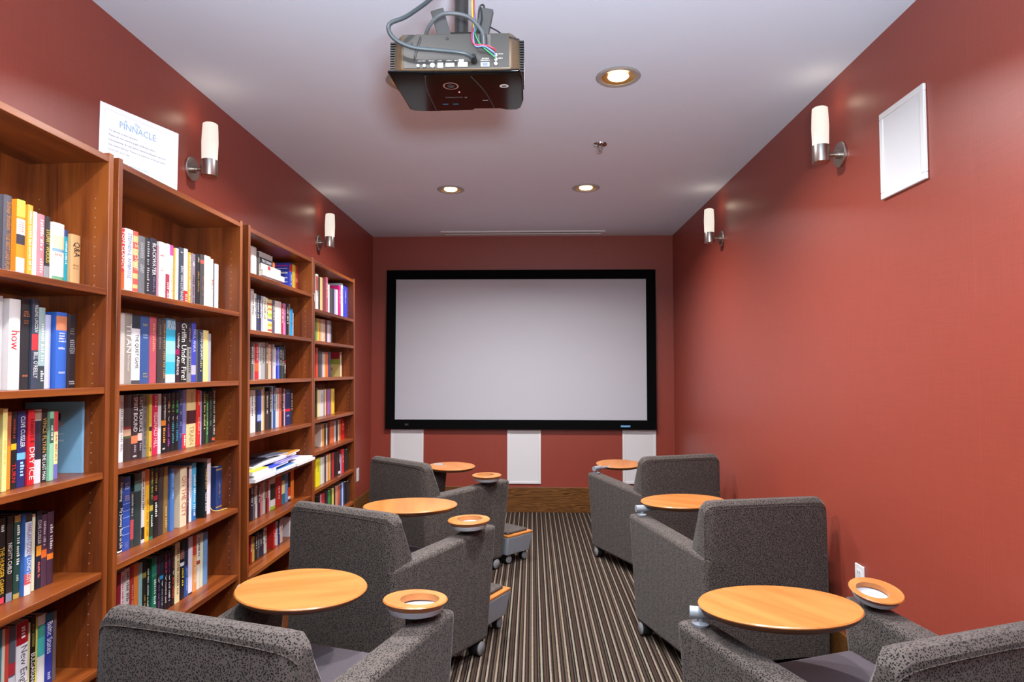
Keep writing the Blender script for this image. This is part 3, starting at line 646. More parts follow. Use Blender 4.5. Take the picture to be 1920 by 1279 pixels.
 (0.2774, 0.2978, 0.265, 0.079, '#d4cfca', 'white spine with black title, fifth from left, fourth shelf of second bookcase', ((0.78, 0.95, '#1a1a1a'),), (('~', 0.1, 0.55, '#2a2a2a'),), {}),
 (0.2993, 0.3251, 0.269, 0.079, '#f0b428', 'bright orange yellow paperback, sixth from left, fourth shelf of second bookcase', ((0, 0.22, '#d87a2a'),), (('~', 0.42, 0.95, '#c87a1a'),), {}),
 (0.3276, 0.3504, 0.268, 0.079, '#1f3d2c', 'dark green spine with gold emblem, seventh from left, fourth shelf of second bookcase', ((0.52, 0.6, '#b8a040'), (0.96, 1, '#2a7a60')), (('~', 0.05, 0.46, '#c8b050'), ('~', 0.66, 0.84, '#f0eee8')), {}),
 (0.3519, 0.381, 0.267, 0.079, '#191716', 'black spine with dark red patch, eighth from left, fourth shelf of second bookcase', ((0.4, 0.47, '#a02838'),), (('~', 0.08, 0.37, '#c8963c'), ('~', 0.5, 0.76, '#f0eee8')), {}),
 (0.3842, 0.4161, 0.263, 0.079, '#3c3234', 'dark brown hardback in clear jacket, ninth from left, fourth shelf of second bookcase', (), (), {}),
 (0.4205, 0.4489, 0.261, 0.079, '#8a6a34', 'olive brown spine with gold lettering, tenth from left, fourth shelf of second bookcase', (), (('~', 0.6, 0.95, '#d8b868'),), {}),
 (0.457, 0.4847, 0.249, 0.073, '#4a74b4', 'mid blue paperback, eleventh from left, fourth shelf of second bookcase', (), (('~', 0.1, 0.5, '#8ab0e0'),), {}),
 (0.517, 0.5662, 0.242, 0.067, '#e3d0ac', 'thick cream hardback with red capitals, twelfth from left, fourth shelf of second bookcase', (), (('ON THE CITY', 0.15, 0.83, '#c8604a'),), {}),
 (0.5892, 0.6066, 0.232, 0.079, '#4a2c38', 'thin maroon spine, thirteenth from left, fourth shelf of second bookcase', (), (('~', 0.2, 0.7, '#b87a88'),), {}),
 (0.6079, 0.6274, 0.237, 0.079, '#e8e4e8', 'thin white spine, fourteenth from left, fourth shelf of second bookcase', (), (('~', 0.1, 0.6, '#b8a0b0'),), {}),
 (0.6293, 0.664, 0.245, 0.079, '#4aa4d4', 'sky blue paperback, fifteenth from left, fourth shelf of second bookcase', ((0.8, 1, '#2a70b0'),), (('~', 0.2, 0.95, '#f0eee8'),), {}),
 (0.69, 0.7131, 0.239, 0.057, '#14181a', 'tall black book with dark teal cover, sixteenth from left, fourth shelf of second bookcase', (), (('~', 0.12, 0.5, '#d8b050'), ('~', 0.55, 0.9, '#f0eee8')), {}),
 (0.7577, 0.7901, 0.246, 0.079, '#e4dce2', 'tall white paperback, seventeenth from left, fourth shelf of second bookcase', (), (), {'ribbon': 1}),
 (0.8386, 0.8956, 0.197, 0.079, '#2b4078', 'navy hardback with gold rules, set apart, eighteenth from left, fourth shelf of second bookcase', ((0.05, 0.08, '#b89050'), (0.92, 0.95, '#b89050')), (('~', 0.4, 0.75, '#8a7a58'),), {}),
],
(1, 4):[
 (0.1592, 0.1816, 0.232, 0.09, '#8a1a2c', 'dark red paperback, leftmost, fifth shelf of second bookcase', (), (), {}),
 (0.1824, 0.2001, 0.234, 0.09, '#ecdcdc', 'white spine with red vertical title, second from left, fifth shelf of second bookcase', (), (('~', 0.05, 0.95, '#c02034'),), {}),
 (0.2013, 0.2299, 0.239, 0.09, '#d8d2cc', 'pale grey paperback, third from left, fifth shelf of second bookcase', (), (('~', 0.05, 0.6, '#606060'),), {}),
 (0.2323, 0.255, 0.243, 0.09, '#a8322a', 'brick red hardback, fourth from left, fifth shelf of second bookcase', (), (('~', 0.3, 0.9, '#e08a70'),), {}),
 (0.2558, 0.2828, 0.241, 0.09, '#d87a34', 'orange hardback, fifth from left, fifth shelf of second bookcase', (), (), {}),
 (0.2836, 0.3069, 0.236, 0.09, '#8ab4b0', 'pale aqua spine, sixth from left, fifth shelf of second bookcase', ((0.75, 1, '#e0e4dc'),), (), {}),
 (0.3082, 0.3306, 0.239, 0.09, '#1f221a', 'black spine with gold emblem, seventh from left, fifth shelf of second bookcase', ((0.2, 0.28, '#8a7a2a'),), (('~', 0.55, 0.95, '#b8963c'),), {}),
 (0.3324, 0.3512, 0.222, 0.09, '#171a18', 'black spine with beaded white lettering, eighth from left, fifth shelf of second bookcase', (), (('~', 0.1, 0.9, '#d8d8d0'),), {}),
 (0.3552, 0.3842, 0.233, 0.082, '#1d6a50', 'thick emerald green hardback, ninth from left, fifth shelf of second bookcase', ((0.26, 0.3, '#3a8a70'),), (('~', 0.36, 0.78, '#d0e8dc'),), {}),
 (0.3985, 0.4212, 0.228, 0.09, '#1a1420', 'black moon spine with plum top, tenth from left, fifth shelf of second bookcase', ((0, 0.3, '#3a1838'),), (('(', 0.36, 0.46, '#f0eee8', 'h'), ('~', 0.5, 0.9, '#7a4a80')), {}),
 (0.4222, 0.4443, 0.231, 0.09, '#16222e', 'black moon spine with blue star, eleventh from left, fifth shelf of second bookcase', ((0.37, 0.43, '#2a90c8'),), (('(', 0.46, 0.56, '#f0eee8', 'h'), ('~', 0.6, 0.9, '#8a8a8a')), {}),
 (0.4463, 0.4694, 0.231, 0.09, '#1c1018', 'black moon spine with crimson title, twelfth from left, fifth shelf of second bookcase', (), (('(', 0.4, 0.5, '#f0eee8', 'h'), ('~', 0.05, 0.38, '#d82858'), ('~', 0.52, 0.9, '#c8c0c0')), {}),
 (0.4709, 0.4944, 0.228, 0.09, '#1a1018', 'black moon spine with violet title, thirteenth from left, fifth shelf of second bookcase', (), (('(', 0.42, 0.52, '#f0eee8', 'h'), ('~', 0.05, 0.4, '#782868'), ('~', 0.55, 0.9, '#c8c0c0')), {}),
 (0.4975, 0.523, 0.235, 0.09, '#1e1214', 'black moon spine with brown lettering, fourteenth from left, fifth shelf of second bookcase', (), (('(', 0.4, 0.48, '#f0eee8', 'h'), ('~', 0.1, 0.38, '#6a3a38'), ('~', 0.52, 0.88, '#b84a38')), {}),
 (0.5267, 0.5619, 0.243, 0.09, '#e4cf9c', 'cream spine with thin lettering, fifteenth from left, fifth shelf of second bookcase', (), (('~', 0.1, 0.9, '#8a6a4a'),), {}),
 (0.5661, 0.5964, 0.238, 0.09, '#1c1c22', 'black spine with yellow title, sixteenth from left, fifth shelf of second bookcase', ((0.14, 0.3, '#8a5a50'), (0.36, 0.42, '#d8d8e0')), (('~', 0.46, 0.8, '#e8c020'),), {}),
 (0.5986, 0.6268, 0.237, 0.09, '#2c4f90', 'blue spine with darker top, seventeenth from left, fifth shelf of second bookcase', ((0, 0.45, '#222a40'),), (('~', 0.5, 0.9, '#7898d0'),), {}),
 (0.6279, 0.6613, 0.242, 0.09, '#e4dcea', 'lilac white spine, eighteenth from left, fifth shelf of second bookcase', ((0.97, 1, '#2a2a30'),), (), {}),
 (0.6636, 0.6944, 0.238, 0.09, '#e89a54', 'orange spine with red top, nineteenth from left, fifth shelf of second bookcase', ((0, 0.35, '#b8402a'),), (('~', 0.4, 0.9, '#f8d8a0'),), {}),
 (0.6961, 0.7246, 0.236, 0.09, '#e4dccc', 'cream spine with black capitals, twentieth from left, fifth shelf of second bookcase', ((0.48, 0.55, '#a84a38'),), (('~', 0.08, 0.42, '#2a2a2a'),), {}),
 (0.7258, 0.7494, 0.233, 0.09, '#dcdcb8', 'thin pale green spine, twenty-first from left, fifth shelf of second bookcase', (), (), {}),
 (0.7519, 0.7891, 0.23, 0.09, '#6c94c4', 'light blue paperback, twenty-second from left, fifth shelf of second bookcase', (), (), {}),
],
(2, 0):[
 (0.2295, 0.2938, 0.174, 0.09, '#ece6e2', 'tall white hardback, leftmost, top shelf of third bookcase', (), (), {}),
 (0.3006, 0.3259, 0.157, 0.09, '#4a4444', 'thin dark spine, second from left, top shelf of third bookcase', (), (), {}),
 (0.762, 0.8062, 0.174, 0.09, '#3b47b8', 'tall blue paperback with red patch, third from left, top shelf of third bookcase', ((0.05, 0.3, '#d8202a'), (0.85, 1, '#b050b0')), (('~', 0.4, 0.8, '#f0eee8'),), {'blurb': 1}),
 (0.8088, 0.8604, 0.174, 0.09, '#ecd23c', 'bright yellow paperback, fourth from left, top shelf of third bookcase', (), (), {}),
 (0.8632, 0.9002, 0.174, 0.09, '#c8343c', 'thin red paperback trailing a ribbon, fifth from left, top shelf of third bookcase', ((0.45, 0.6, '#e87a70'),), (), {'ribbon': 1}),
],
(2, 1):[
 (0.2347, 0.2652, 0.229, 0.09, '#d4ccc4', 'pale grey spine, leftmost, second shelf of third bookcase', (), (('~', 0.12, 0.62, '#5a5048'),), {}),
 (0.2663, 0.2951, 0.209, 0.09, '#e4dede', 'white spine, second from left, second shelf of third bookcase', (), (('~', 0.12, 0.62, '#5a5048'),), {}),
 (0.2962, 0.3307, 0.205, 0.09, '#3c4258', 'greyish purple spine, third from left, second shelf of third bookcase', (), (('~', 0.12, 0.62, '#e8e0d0'),), {}),
 (0.3313, 0.3553, 0.205, 0.09, '#2f3450', 'navy spine, fourth from left, second shelf of third bookcase', (), (('~', 0.12, 0.62, '#e8e0d0'),), {}),
 (0.3571, 0.3808, 0.206, 0.09, '#b8b8c8', 'blue grey spine, fifth from left, second shelf of third bookcase', (), (('~', 0.12, 0.62, '#5a5048'),), {}),
 (0.3826, 0.4171, 0.206, 0.09, '#e6dcc4', 'cream spine, sixth from left, second shelf of third bookcase', (), (('~', 0.12, 0.62, '#5a5048'),), {}),
 (0.4183, 0.4429, 0.203, 0.09, '#ece4c8', 'cream spine, seventh from left, second shelf of third bookcase', (), (('~', 0.12, 0.62, '#5a5048'),), {}),
 (0.4442, 0.5015, 0.198, 0.09, '#e8d890', 'cream spine with coloured dots, eighth from left, second shelf of third bookcase', ((0.1, 0.16, '#d85a48'), (0.25, 0.3, '#e08030'), (0.4, 0.48, '#a8c840'), (0.56, 0.62, '#5a60b8'), (0.7, 0.76, '#e8b030'), (0.85, 0.9, '#d83a58')), (), {}),
 (0.5027, 0.5403, 0.199, 0.09, '#5a5468', 'greyish purple spine, ninth from left, second shelf of third bookcase', (), (('~', 0.12, 0.62, '#e8e0d0'),), {}),
 (0.5435, 0.6341, 0.201, 0.09, '#e8dcd4', 'wide cream white hardback, tenth from left, second shelf of third bookcase', (), (), {}),
 (0.6355, 0.6632, 0.19, 0.09, '#b02c3c', 'dark red spine, eleventh from left, second shelf of third bookcase', (), (('~', 0.12, 0.62, '#e8e0d0'),), {}),
 (0.6646, 0.7041, 0.198, 0.09, '#d87ab4', 'pink spine, twelfth from left, second shelf of third bookcase', (), (('~', 0.12, 0.62, '#5a5048'),), {}),
 (0.7063, 0.7511, 0.204, 0.09, '#1e1c1e', 'wide black spine, thirteenth from left, second shelf of third bookcase', (), (('~', 0.12, 0.62, '#e8e0d0'),), {}),
 (0.7533, 0.7724, 0.204, 0.09, '#8a8484', 'grey spine, fourteenth from left, second shelf of third bookcase', (), (), {}),
 (0.7731, 0.818, 0.177, 0.09, '#1a9fe0', 'wide bright blue spine, fifteenth from left, second shelf of third bookcase', (), (('~', 0.12, 0.62, '#5a5048'),), {}),
 (0.8195, 0.8286, 0.154, 0.09, '#ece4dc', 'thin white spine, sixteenth from left, second shelf of third bookcase', (), (), {}),
],
(2, 2):[
 (0.2319, 0.2635, 0.196, 0.09, '#5a5250', 'dark grey spine, leftmost, third shelf of third bookcase', (), (('~', 0.12, 0.62, '#e8e0d0'),), {}),
 (0.2644, 0.2795, 0.19, 0.09, '#9a948c', 'thin grey spine, second from left, third shelf of third bookcase', (), (), {}),
 (0.2818, 0.3284, 0.194, 0.09, '#c8202c', 'red hardback with white title, third from left, third shelf of third bookcase', ((0.55, 0.78, '#e86028'),), (('~', 0.1, 0.5, '#f0d8d0'),), {}),
 (0.3298, 0.3594, 0.197, 0.09, '#c4c6c4', 'pale grey spine, fourth from left, third shelf of third bookcase', (), (('~', 0.12, 0.62, '#5a5048'),), {}),
 (0.36, 0.4092, 0.201, 0.09, '#a4aaa8', 'wide pale grey spine, fifth from left, third shelf of third bookcase', (), (('~', 0.12, 0.62, '#5a5048'),), {}),
 (0.4107, 0.4533, 0.203, 0.09, '#7a6454', 'wide brown spine, sixth from left, third shelf of third bookcase', (), (('~', 0.12, 0.62, '#e8e0d0'),), {}),
 (0.4543, 0.4944, 0.194, 0.09, '#e8b898', 'peach spine, seventh from left, third shelf of third bookcase', (), (('~', 0.12, 0.62, '#5a5048'),), {}),
 (0.495, 0.5116, 0.198, 0.09, '#4a3048', 'thin dark purple spine, eighth from left, third shelf of third bookcase', (), (), {}),
 (0.5127, 0.5385, 0.196, 0.09, '#c8bec0', 'pale grey spine, ninth from left, third shelf of third bookcase', (), (('~', 0.12, 0.62, '#5a5048'),), {}),
 (0.5391, 0.5589, 0.181, 0.09, '#e0d8d4', 'white spine, tenth from left, third shelf of third bookcase', (), (), {}),
 (0.5605, 0.5822, 0.184, 0.09, '#1422a0', 'deep blue spine, eleventh from left, third shelf of third bookcase', (), (('~', 0.12, 0.62, '#e8e0d0'),), {}),
 (0.5833, 0.6096, 0.184, 0.09, '#4a68d8', 'blue spine, twelfth from left, third shelf of third bookcase', (), (('~', 0.12, 0.62, '#e8e0d0'),), {}),
 (0.6107, 0.6431, 0.192, 0.09, '#2a2830', 'black spine, thirteenth from left, third shelf of third bookcase', (), (('~', 0.12, 0.62, '#e8e0d0'),), {}),
 (0.6442, 0.6698, 0.187, 0.09, '#33443e', 'dark green spine, fourteenth from left, third shelf of third bookcase', (), (('~', 0.12, 0.62, '#e8e0d0'),), {}),
 (0.6715, 0.7061, 0.198, 0.09, '#2a2424', 'black spine with white and red lettering, fifteenth from left, third shelf of third bookcase', ((0.46, 0.52, '#a02a38'),), (('~', 0.55, 0.9, '#f0eee8'),), {}),
],
(2, 3):[
 (0.2309, 0.2649, 0.223, 0.09, '#e4dcd4', 'white spine, leftmost, fourth shelf of third bookcase', (), (('~', 0.12, 0.62, '#5a5048'),), {}),
 (0.266, 0.2916, 0.222, 0.09, '#ece4e0', 'white spine, second from left, fourth shelf of third bookcase', (), (('~', 0.12, 0.62, '#5a5048'),), {}),
 (0.2959, 0.3143, 0.223, 0.09, '#20202c', 'black spine, third from left, fourth shelf of third bookcase', (), (), {}),
 (0.3159, 0.3657, 0.223, 0.09, '#2a3a98', 'blue spine fading to a dark foot, fourth from left, fourth shelf of third bookcase', ((0.6, 0.75, '#9ab0e0'), (0.78, 1, '#2a2a2a')), (), {}),
 (0.3668, 0.3843, 0.223, 0.09, '#dce4ec', 'white spine, fifth from left, fourth shelf of third bookcase', (), (), {}),
 (0.3854, 0.4054, 0.235, 0.09, '#e0b060', 'tan spine, sixth from left, fourth shelf of third bookcase', (), (), {}),
 (0.4111, 0.4643, 0.211, 0.09, '#3a2e2c', 'wide dark brown spine, seventh from left, fourth shelf of third bookcase', (), (('~', 0.12, 0.62, '#e8e0d0'),), {}),
 (0.4655, 0.5033, 0.233, 0.09, '#22262a', 'black spine, eighth from left, fourth shelf of third bookcase', (), (('~', 0.12, 0.62, '#e8e0d0'),), {}),
 (0.5045, 0.5185, 0.239, 0.09, '#d8d4dc', 'thin pale grey spine, ninth from left, fourth shelf of third bookcase', (), (), {}),
 (0.5197, 0.558, 0.238, 0.09, '#2a5a98', 'slate blue spine, tenth from left, fourth shelf of third bookcase', (), (('~', 0.12, 0.62, '#e8e0d0'),), {}),
 (0.5593, 0.6055, 0.226, 0.09, '#d4d0cc', 'wide pale grey spine, eleventh from left, fourth shelf of third bookcase', (), (('~', 0.12, 0.62, '#5a5048'),), {}),
 (0.6068, 0.645, 0.225, 0.09, '#e06a48', 'brick red spine, twelfth from left, fourth shelf of third bookcase', (), (('~', 0.12, 0.62, '#5a5048'),), {}),
 (0.6463, 0.6807, 0.222, 0.09, '#2c2228', 'black spine, thirteenth from left, fourth shelf of third bookcase', (), (('~', 0.12, 0.62, '#e8e0d0'),), {}),
 (0.6821, 0.6982, 0.218, 0.09, '#eaa8b4', 'thin dusty pink spine, fourteenth from left, fourth shelf of third bookcase', (), (), {}),
 (0.6995, 0.7807, 0.214, 0.09, '#1f2a60', 'navy hardback with red square, fifteenth from left, fourth shelf of third bookcase', ((0.55, 0.62, '#d8202c'),), (('~h', 0.06, 0.14, '#8a98c8'), ('~h', 0.7, 0.78, '#98a8d0')), {}),
 (0.7821, 0.8191, 0.212, 0.09, '#2c2830', 'black spine, sixteenth from left, fourth shelf of third bookcase', (), (('~', 0.12, 0.62, '#e8e0d0'),), {}),
],
(2, 5):[
 (0.2353, 0.2675, 0.188, 0.09, '#2a2030', 'dark purple spine, leftmost, sixth shelf of third bookcase', (), (('~', 0.12, 0.62, '#e8e0d0'),), {}),
 (0.2695, 0.2971, 0.18, 0.09, '#6a6468', 'greyish brown spine, second from left, sixth shelf of third bookcase', (), (('~', 0.12, 0.62, '#e8e0d0'),), {}),
 (0.2984, 0.3217, 0.178, 0.09, '#e4e0dc', 'white spine, third from left, sixth shelf of third bookcase', (), (('~', 0.12, 0.62, '#5a5048'),), {}),
 (0.3231, 0.3584, 0.178, 0.09, '#4a2030', 'maroon spine, fourth from left, sixth shelf of third bookcase', (), (('~', 0.12, 0.62, '#e8e0d0'),), {}),
 (0.3611, 0.3874, 0.181, 0.09, '#d8888c', 'dusty pink spine, fifth from left, sixth shelf of third bookcase', (), (('~', 0.12, 0.62, '#5a5048'),), {}),
 (0.3888, 0.4241, 0.184, 0.09, '#c4beac', 'cream spine, sixth from left, sixth shelf of third bookcase', (), (('~', 0.12, 0.62, '#5a5048'),), {}),
 (0.4255, 0.4456, 0.185, 0.09, '#2a2824', 'dark brown spine, seventh from left, sixth shelf of third bookcase', (), (('~', 0.12, 0.62, '#e8e0d0'),), {}),
 (0.4477, 0.471, 0.184, 0.09, '#c8242c', 'red spine, eighth from left, sixth shelf of third bookcase', (), (('~', 0.12, 0.62, '#e8e0d0'),), {}),
 (0.4725, 0.4894, 0.179, 0.09, '#d4ccd4', 'thin pale grey spine, ninth from left, sixth shelf of third bookcase', (), (), {}),
 (0.4909, 0.5595, 0.184, 0.09, '#22281e', 'black spine with white ends, tenth from left, sixth shelf of third bookcase', ((0, 0.22, '#d8d0c8'), (0.7, 0.9, '#e4e4e0'), (0.9, 1, '#a8c838')), (), {}),
 (0.5633, 0.6501, 0.182, 0.09, '#b8201e', 'thick red hardback, eleventh from left, sixth shelf of third bookcase', (), (('~', 0.38, 0.8, '#f0eee8'),), {}),
 (0.6533, 0.7016, 0.173, 0.09, '#2a7a88', 'teal spine with cream middle, twelfth from left, sixth shelf of third bookcase', ((0.22, 0.66, '#e8dc98'),), (), {}),
 (0.705, 0.747, 0.175, 0.09, '#7a98d0', 'wide light blue spine, thirteenth from left, sixth shelf of third bookcase', (), (('~', 0.12, 0.62, '#5a5048'),), {}),
 (0.7487, 0.7891, 0.178, 0.09, '#2a2426', 'dark spine with orange foot, fourteenth from left, sixth shelf of third bookcase', ((0.55, 0.85, '#c84a28'), (0.85, 0.95, '#f0eee8')), (), {}),
 (0.7917, 0.8437, 0.184, 0.09, '#e8782a', 'bright orange paperback, fifteenth from left, sixth shelf of third bookcase', (), (), {}),
],
(2, 6):[
 (0.2351, 0.2575, 0.14, 0.09, '#a81a24', 'red spine, leftmost, seventh shelf of third bookcase', (), (('~', 0.12, 0.62, '#e8e0d0'),), {}),
 (0.2605, 0.2905, 0.128, 0.09, '#dcb050', 'yellow spine, second from left, seventh shelf of third bookcase', (), (('~', 0.12, 0.62, '#5a5048'),), {}),
 (0.2917, 0.3223, 0.136, 0.09, '#24261e', 'black spine, third from left, seventh shelf of third bookcase', (), (('~', 0.12, 0.62, '#e8e0d0'),), {}),
 (0.3242, 0.3491, 0.137, 0.09, '#5a5a64', 'greyish mauve spine, fourth from left, seventh shelf of third bookcase', (), (('~', 0.12, 0.62, '#e8e0d0'),), {}),
 (0.3503, 0.3782, 0.132, 0.09, '#22304a', 'navy spine, fifth from left, seventh shelf of third bookcase', (), (('~', 0.12, 0.62, '#e8e0d0'),), {}),
 (0.3807, 0.4039, 0.139, 0.09, '#40303a', 'dark brown spine, sixth from left, seventh shelf of third bookcase', (), (('~', 0.12, 0.62, '#e8e0d0'),), {}),
 (0.4065, 0.4425, 0.139, 0.09, '#dcd8d4', 'white spine, seventh from left, seventh shelf of third bookcase', (), (('~', 0.12, 0.62, '#5a5048'),), {}),
 (0.5147, 0.5469, 0.14, 0.082, '#d02a22', 'red hardback with white title, eighth from left, seventh shelf of third bookcase', (), (('~', 0.4, 0.9, '#f0eee8'),), {}),
 (0.568, 0.5981, 0.135, 0.09, '#dcd6dc', 'white spine, ninth from left, seventh shelf of third bookcase', (), (('~', 0.12, 0.62, '#5a5048'),), {}),
 (0.6003, 0.6272, 0.136, 0.09, '#2a3070', 'blue spine, tenth from left, seventh shelf of third bookcase', (), (('~', 0.12, 0.62, '#e8e0d0'),), {}),
 (0.6287, 0.668, 0.134, 0.09, '#d8c0b0', 'cream spine, eleventh from left, seventh shelf of third bookcase', (), (('~', 0.12, 0.62, '#5a5048'),), {}),
 (0.772, 0.7919, 0.115, 0.09, '#e4dede', 'white paperback showing its back cover, twelfth from left, seventh shelf of third bookcase', (), (), {'face': [(0.0, 0.1, '#c8c4d8'), (0.84, 0.9, '#6a6a78')]}),
],
(3, 0):[
 (0.1799, 0.2297, 0.247, 0.049, '#e4dcd8', 'white spine with red label, leftmost, top shelf of farthest bookcase', ((0.06, 0.45, '#b8584c'),), (('~', 0.15, 0.6, '#5a5048'),), {}),
 (0.2339, 0.2635, 0.231, 0.049, '#3a342c', 'dark brown spine, second from left, top shelf of farthest bookcase', (), (), {}),
 (0.2652, 0.317, 0.237, 0.049, '#d8c080', 'wide tan spine, third from left, top shelf of farthest bookcase', (), (), {}),
 (0.3616, 0.4078, 0.251, 0.041, '#b0586a', 'thick mauve hardback, fourth from left, top shelf of farthest bookcase', (), (('~', 0.15, 0.6, '#e8e0d0'),), {}),
 (0.4344, 0.4687, 0.21, 0.049, '#ece4d8', 'white spine, fifth from left, top shelf of farthest bookcase', (), (), {}),
 (0.4734, 0.5255, 0.19, 0.049, '#4a4650', 'wide greyish purple spine, sixth from left, top shelf of farthest bookcase', (), (), {}),
 (0.5274, 0.5788, 0.195, 0.049, '#3e3a40', 'wide dark grey spine, seventh from left, top shelf of farthest bookcase', (), (), {}),
 (0.5817, 0.6194, 0.194, 0.049, '#b4a8cc', 'lilac spine, eighth from left, top shelf of farthest bookcase', (), (), {}),
 (0.6214, 0.6637, 0.198, 0.049, '#e4e0e4', 'wide white spine, ninth from left, top shelf of farthest bookcase', (), (), {}),
 (0.6677, 0.7194, 0.234, 0.044, '#d81c78', 'magenta paperback, tenth from left, top shelf of farthest bookcase', (), (('~', 0.15, 0.6, '#e8e0d0'),), {}),
 (0.738, 0.7921, 0.26, 0.049, '#cfdfee', 'tall pale blue paperback, eleventh from left, top shelf of farthest bookcase', (), (('~', 0.15, 0.6, '#5a5048'),), {}),
 (0.7942, 0.9119, 0.255, 0.049, '#3c40b8', 'wide royal blue hardback, twelfth from left, top shelf of farthest bookcase', (), (('~', 0.15, 0.6, '#e8e0d0'),), {}),
],
(3, 1):[
 (0.3013, 0.3339, 0.166, 0.09, '#7c9a5a', 'sage green spine, leftmost, second shelf of farthest bookcase', (), (), {}),
 (0.3351, 0.364, 0.166, 0.09, '#d8c050', 'yellow spine, second from left, second shelf of farthest bookcase', (), (), {}),
 (0.3652, 0.3976, 0.165, 0.09, '#e08a28', 'orange spine, third from left, second shelf of farthest bookcase', (), (), {}),
 (0.3995, 0.4317, 0.166, 0.09, '#c8b0a0', 'pale pink spine, fourth from left, second shelf of farthest bookcase', (), (), {}),
 (0.433, 0.46, 0.167, 0.09, '#d4ccb0', 'cream spine, fifth from left, second shelf of farthest bookcase', (), (), {}),
 (0.4613, 0.5021, 0.169, 0.09, '#e0a878', 'peach spine, sixth from left, second shelf of farthest bookcase', (), (), {}),
 (0.5047, 0.5438, 0.168, 0.09, '#4a2a50', 'dark purple spine, seventh from left, second shelf of farthest bookcase', (), (), {}),
 (0.5451, 0.5902, 0.17, 0.09, '#d8c0c8', 'wide pale pink spine, eighth from left, second shelf of farthest bookcase', (), (), {}),
 (0.5915, 0.6239, 0.171, 0.09, '#b8b0b8', 'blue grey spine, ninth from left, second shelf of farthest bookcase', (), (), {}),
 (0.6252, 0.6526, 0.167, 0.09, '#3a3430', 'dark brown spine, tenth from left, second shelf of farthest bookcase', (), (), {}),
],
(3, 2):[
 (0.3013, 0.3458, 0.204, 0.09, '#d03a24', 'wide red spine, leftmost, third shelf of farthest bookcase', (), (), {}),
 (0.3491, 0.4011, 0.179, 0.09, '#3a4642', 'wide dark green spine, second from left, third shelf of farthest bookcase', (), (), {}),
 (0.4031, 0.4376, 0.179, 0.09, '#6a5a60', 'greyish mauve spine, third from left, third shelf of farthest bookcase', (), (), {}),
 (0.439, 0.4686, 0.179, 0.09, '#c8c4cc', 'pale grey spine, fourth from left, third shelf of farthest bookcase', (), (), {}),
 (0.47, 0.5022, 0.174, 0.09, '#d8b878', 'tan spine, fifth from left, third shelf of farthest bookcase', (), (), {}),
 (0.5035, 0.5636, 0.18, 0.09, '#e06830', 'wide orange spine, sixth from left, third shelf of farthest bookcase', (), (), {}),
 (0.565, 0.6274, 0.183, 0.09, '#3a3654', 'wide navy spine, seventh from left, third shelf of farthest bookcase', (), (), {}),
 (0.8587, 0.8966, 0.189, 0.09, '#e0c8a8', 'cream book showing red topped yellow cover, eighth from left, third shelf of farthest bookcase', (), (('~', 0.15, 0.6, '#5a5048'),), {'face': [(0, 0.28, '#a02028'), (0.28, 0.5, '#9aa840'), (0.5, 1, '#dcc878'), (0.62, 0.75, '#d08040')]}),
],
(3, 3):[
 (0.3023, 0.3339, 0.199, 0.09, '#3a3a24', 'olive green spine, leftmost, fourth shelf of farthest bookcase', (), (), {}),
 (0.3352, 0.3738, 0.184, 0.09, '#ecd488', 'tan spine, second from left, fourth shelf of farthest bookcase', (), (), {}),
 (0.3757, 0.4692, 0.182, 0.09, '#d4d0cc', 'wide pale grey hardback, third from left, fourth shelf of farthest bookcase', (), (('~', 0.15, 0.6, '#5a5048'),), {}),
 (0.4705, 0.4828, 0.175, 0.09, '#2a2420', 'thin dark brown spine, fourth from left, fourth shelf of farthest bookcase', (), (), {}),
 (0.4841, 0.5136, 0.186, 0.09, '#ecc4a0', 'peach spine, fifth from left, fourth shelf of farthest bookcase', (), (), {}),
 (0.515, 0.5491, 0.184, 0.09, '#a83a28', 'brick red spine, sixth from left, fourth shelf of farthest bookcase', (), (), {}),
 (0.5512, 0.5837, 0.184, 0.09, '#6a70b0', 'slate blue spine, seventh from left, fourth shelf of farthest bookcase', (), (), {}),
 (0.5844, 0.6239, 0.183, 0.09, '#a04a98', 'purple spine, eighth from left, fourth shelf of farthest bookcase', (), (), {}),
 (0.6392, 0.7132, 0.184, 0.09, '#e4bc30', 'yellow book, ninth from left, fourth shelf of farthest bookcase', (), (('~', 0.15, 0.6, '#5a5048'),), {}),
],
(3, 4):[
 (0.3641, 0.3902, 0.151, 0.075, '#ecd8c4', 'cream book, leftmost, fifth shelf of farthest bookcase', (), (), {}),
 (0.3916, 0.4355, 0.154, 0.075, '#e09a38', 'wide orange spine, second from left, fifth shelf of farthest bookcase', (), (), {}),
 (0.4368, 0.4686, 0.146, 0.075, '#2a261e', 'dark brown spine, third from left, fifth shelf of farthest bookcase', (), (), {}),
 (0.4707, 0.5023, 0.152, 0.075, '#d8d4c8', 'white spine, fourth from left, fifth shelf of farthest bookcase', (), (), {}),
 (0.5037, 0.5407, 0.156, 0.075, '#2a1e22', 'black spine, fifth from left, fifth shelf of farthest bookcase', (), (), {}),
 (0.5612, 0.6555, 0.158, 0.075, '#e06a3c', 'wide orange red hardback, sixth from left, fifth shelf of farthest bookcase', (), (('~', 0.15, 0.6, '#5a5048'),), {}),
 (0.6577, 0.701, 0.153, 0.075, '#c8ccc8', 'wide pale grey spine, seventh from left, fifth shelf of farthest bookcase', (), (), {}),
 (0.7025, 0.7429, 0.151, 0.075, '#1a1c1e', 'black spine, eighth from left, fifth shelf of farthest bookcase', (), (), {}),
 (0.746, 0.7793, 0.157, 0.075, '#ecc8b0', 'peach spine, ninth from left, fifth shelf of farthest bookcase', (), (), {}),
 (0.7824, 0.817, 0.155, 0.075, '#c87a2a', 'orange spine, tenth from left, fifth shelf of farthest bookcase', (), (), {}),
